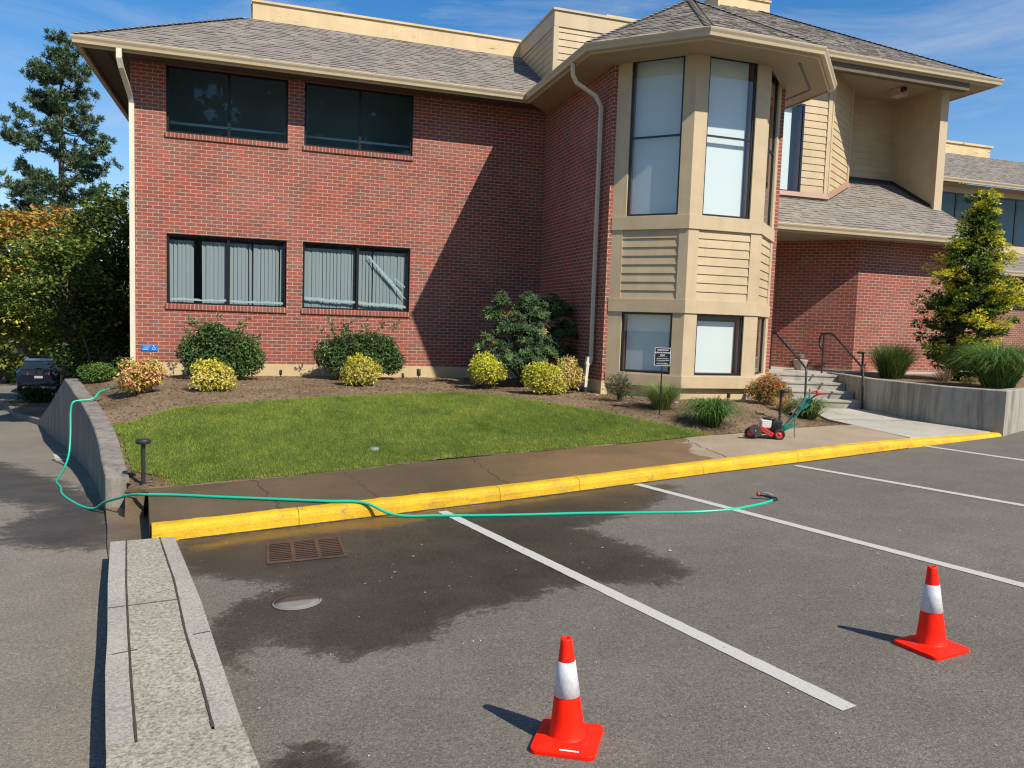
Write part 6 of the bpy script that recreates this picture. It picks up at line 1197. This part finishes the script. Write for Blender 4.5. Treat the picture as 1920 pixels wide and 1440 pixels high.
# ------------------------------------------------------------ parked car
M['navy'] = pm('dark_blue_car_paint', (.012, .017, .032), .22, .3, .6); M['carglass'] = pm('car_rear_glass', (.02, .03, .04), .08, 0, .9); M['tail'] = pm('tail_lamp_red', (.42, .02, .02), .25); M['chrome'] = pm('chrome_strip', (.6, .62, .65), .2, 1.0)
car = empty('parked_car', (-10.15, 41.5, drive(0, 41.5) + .02), 'dark blue sedan seen from behind under the trees at the far end of the driveway', 'car', math.radians(12))
sec = [(0.0, .78, .36, .78, .62, .86), (.05, .88, .30, .92, .74, 1.04), (.35, .92, .26, .96, .78, 1.09), (1.0, .925, .22, .98, .80, 1.10), (2.4, .93, .22, .96, .82, 1.0), (3.6, .92, .22, .92, .80, .98), (4.5, .90, .26, .82, .70, .86), (4.78, .80, .34, .68, .55, .72)]
mb = MB(); V = []
for (y, wb, zb, zs, wt, zt) in sec: V += [(-wb * .9, y, zb), (-wb, y, zb + .12), (-wb, y, zs), (-wt, y, zt), (wt, y, zt), (wb, y, zs), (wb, y, zb + .12), (wb * .9, y, zb)]
mb.faces(V, [(i * 8 + k, i * 8 + 8 + k, i * 8 + 8 + (k + 1) % 8, i * 8 + (k + 1) % 8) for i in range(len(sec) - 1) for k in range(8)] + [tuple(range(8)), tuple(reversed(range((len(sec) - 1) * 8, len(sec) * 8)))], sm=False); mb.build('body', M['navy'], car, recalc=True)
mb = MB(); cb = [(.42, .76, 1.09), (1.45, .60, 1.42), (2.6, .60, 1.45), (3.5, .74, .99)]; V = []
for (y, w, z) in cb: V += [(-w - (.12 if z > 1.2 else 0), y, 1.0), (-w, y, z), (w, y, z), (w + (.12 if z > 1.2 else 0), y, 1.0)]
mb.faces(V, [(i * 4 + k, i * 4 + 4 + k, i * 4 + 5 + k, i * 4 + 1 + k) for i in range(3) for k in range(3)]); mb.build('cabin', M['carglass'], car, recalc=True)
mb = MB(); mb.obox((-.60, 1.40, 1.425), (1.2, 0, 0), (0, 1.25, .03), (0, 0, .025)); mb.build('roof', M['navy'], car)
mb = MB(); mb.obox((-.62, .44, 1.105), (1.24, 0, 0), (0, .92, .29), (0, -.004, .012)); mb.build('rear_window', M['carglass'], car)
for s in (-1, 1):
    mb = MB(); mb.obox((s * .42, -.012, .84), (s * .42, .10, .03), (0, .03, .12), (0, .05, 0)); mb.build('tail_light', M['tail'], car)
    for y in (.95, 3.75):
        mb = MB(); mb.lathe([(.19, -.10), (.31, -.10), (.33, -.07), (.33, .07), (.31, .10), (.19, .10)], (0, 0, 0), 24, axis='x'); wv_ = mb.build('wheel', M['rubber'], car, recalc=True); wv_.location = (s * .80, y, .31); mb = MB(); mb.lathe([(0, .08), (.05, .09), (.19, .07), (.20, -.05)], (0, 0, 0), 16, axis='x'); mb.build('rim', M['steel'], wv_)
mb = MB(); mb.box((-.40, -.018, .86), (.40, .02, .90)); mb.box((-.66, -.03, .445), (.66, .0, .475)); mb.build('chrome_strip', M['chrome'], car)
mb = MB(); mb.box((-.17, -.025, .69), (.17, .0, .80)); mb.build('number_plate', M['concrete'], car); mb = MB(); mb.obox((-.80, -.02, .36), (1.6, 0, 0), (0, .1, 0), (0, 0, .16)); mb.build('bumper', M['navy'], car)
for o in list(bpy.data.objects):   # no helper keys left behind
    if '_rz' in o: del o['_rz']
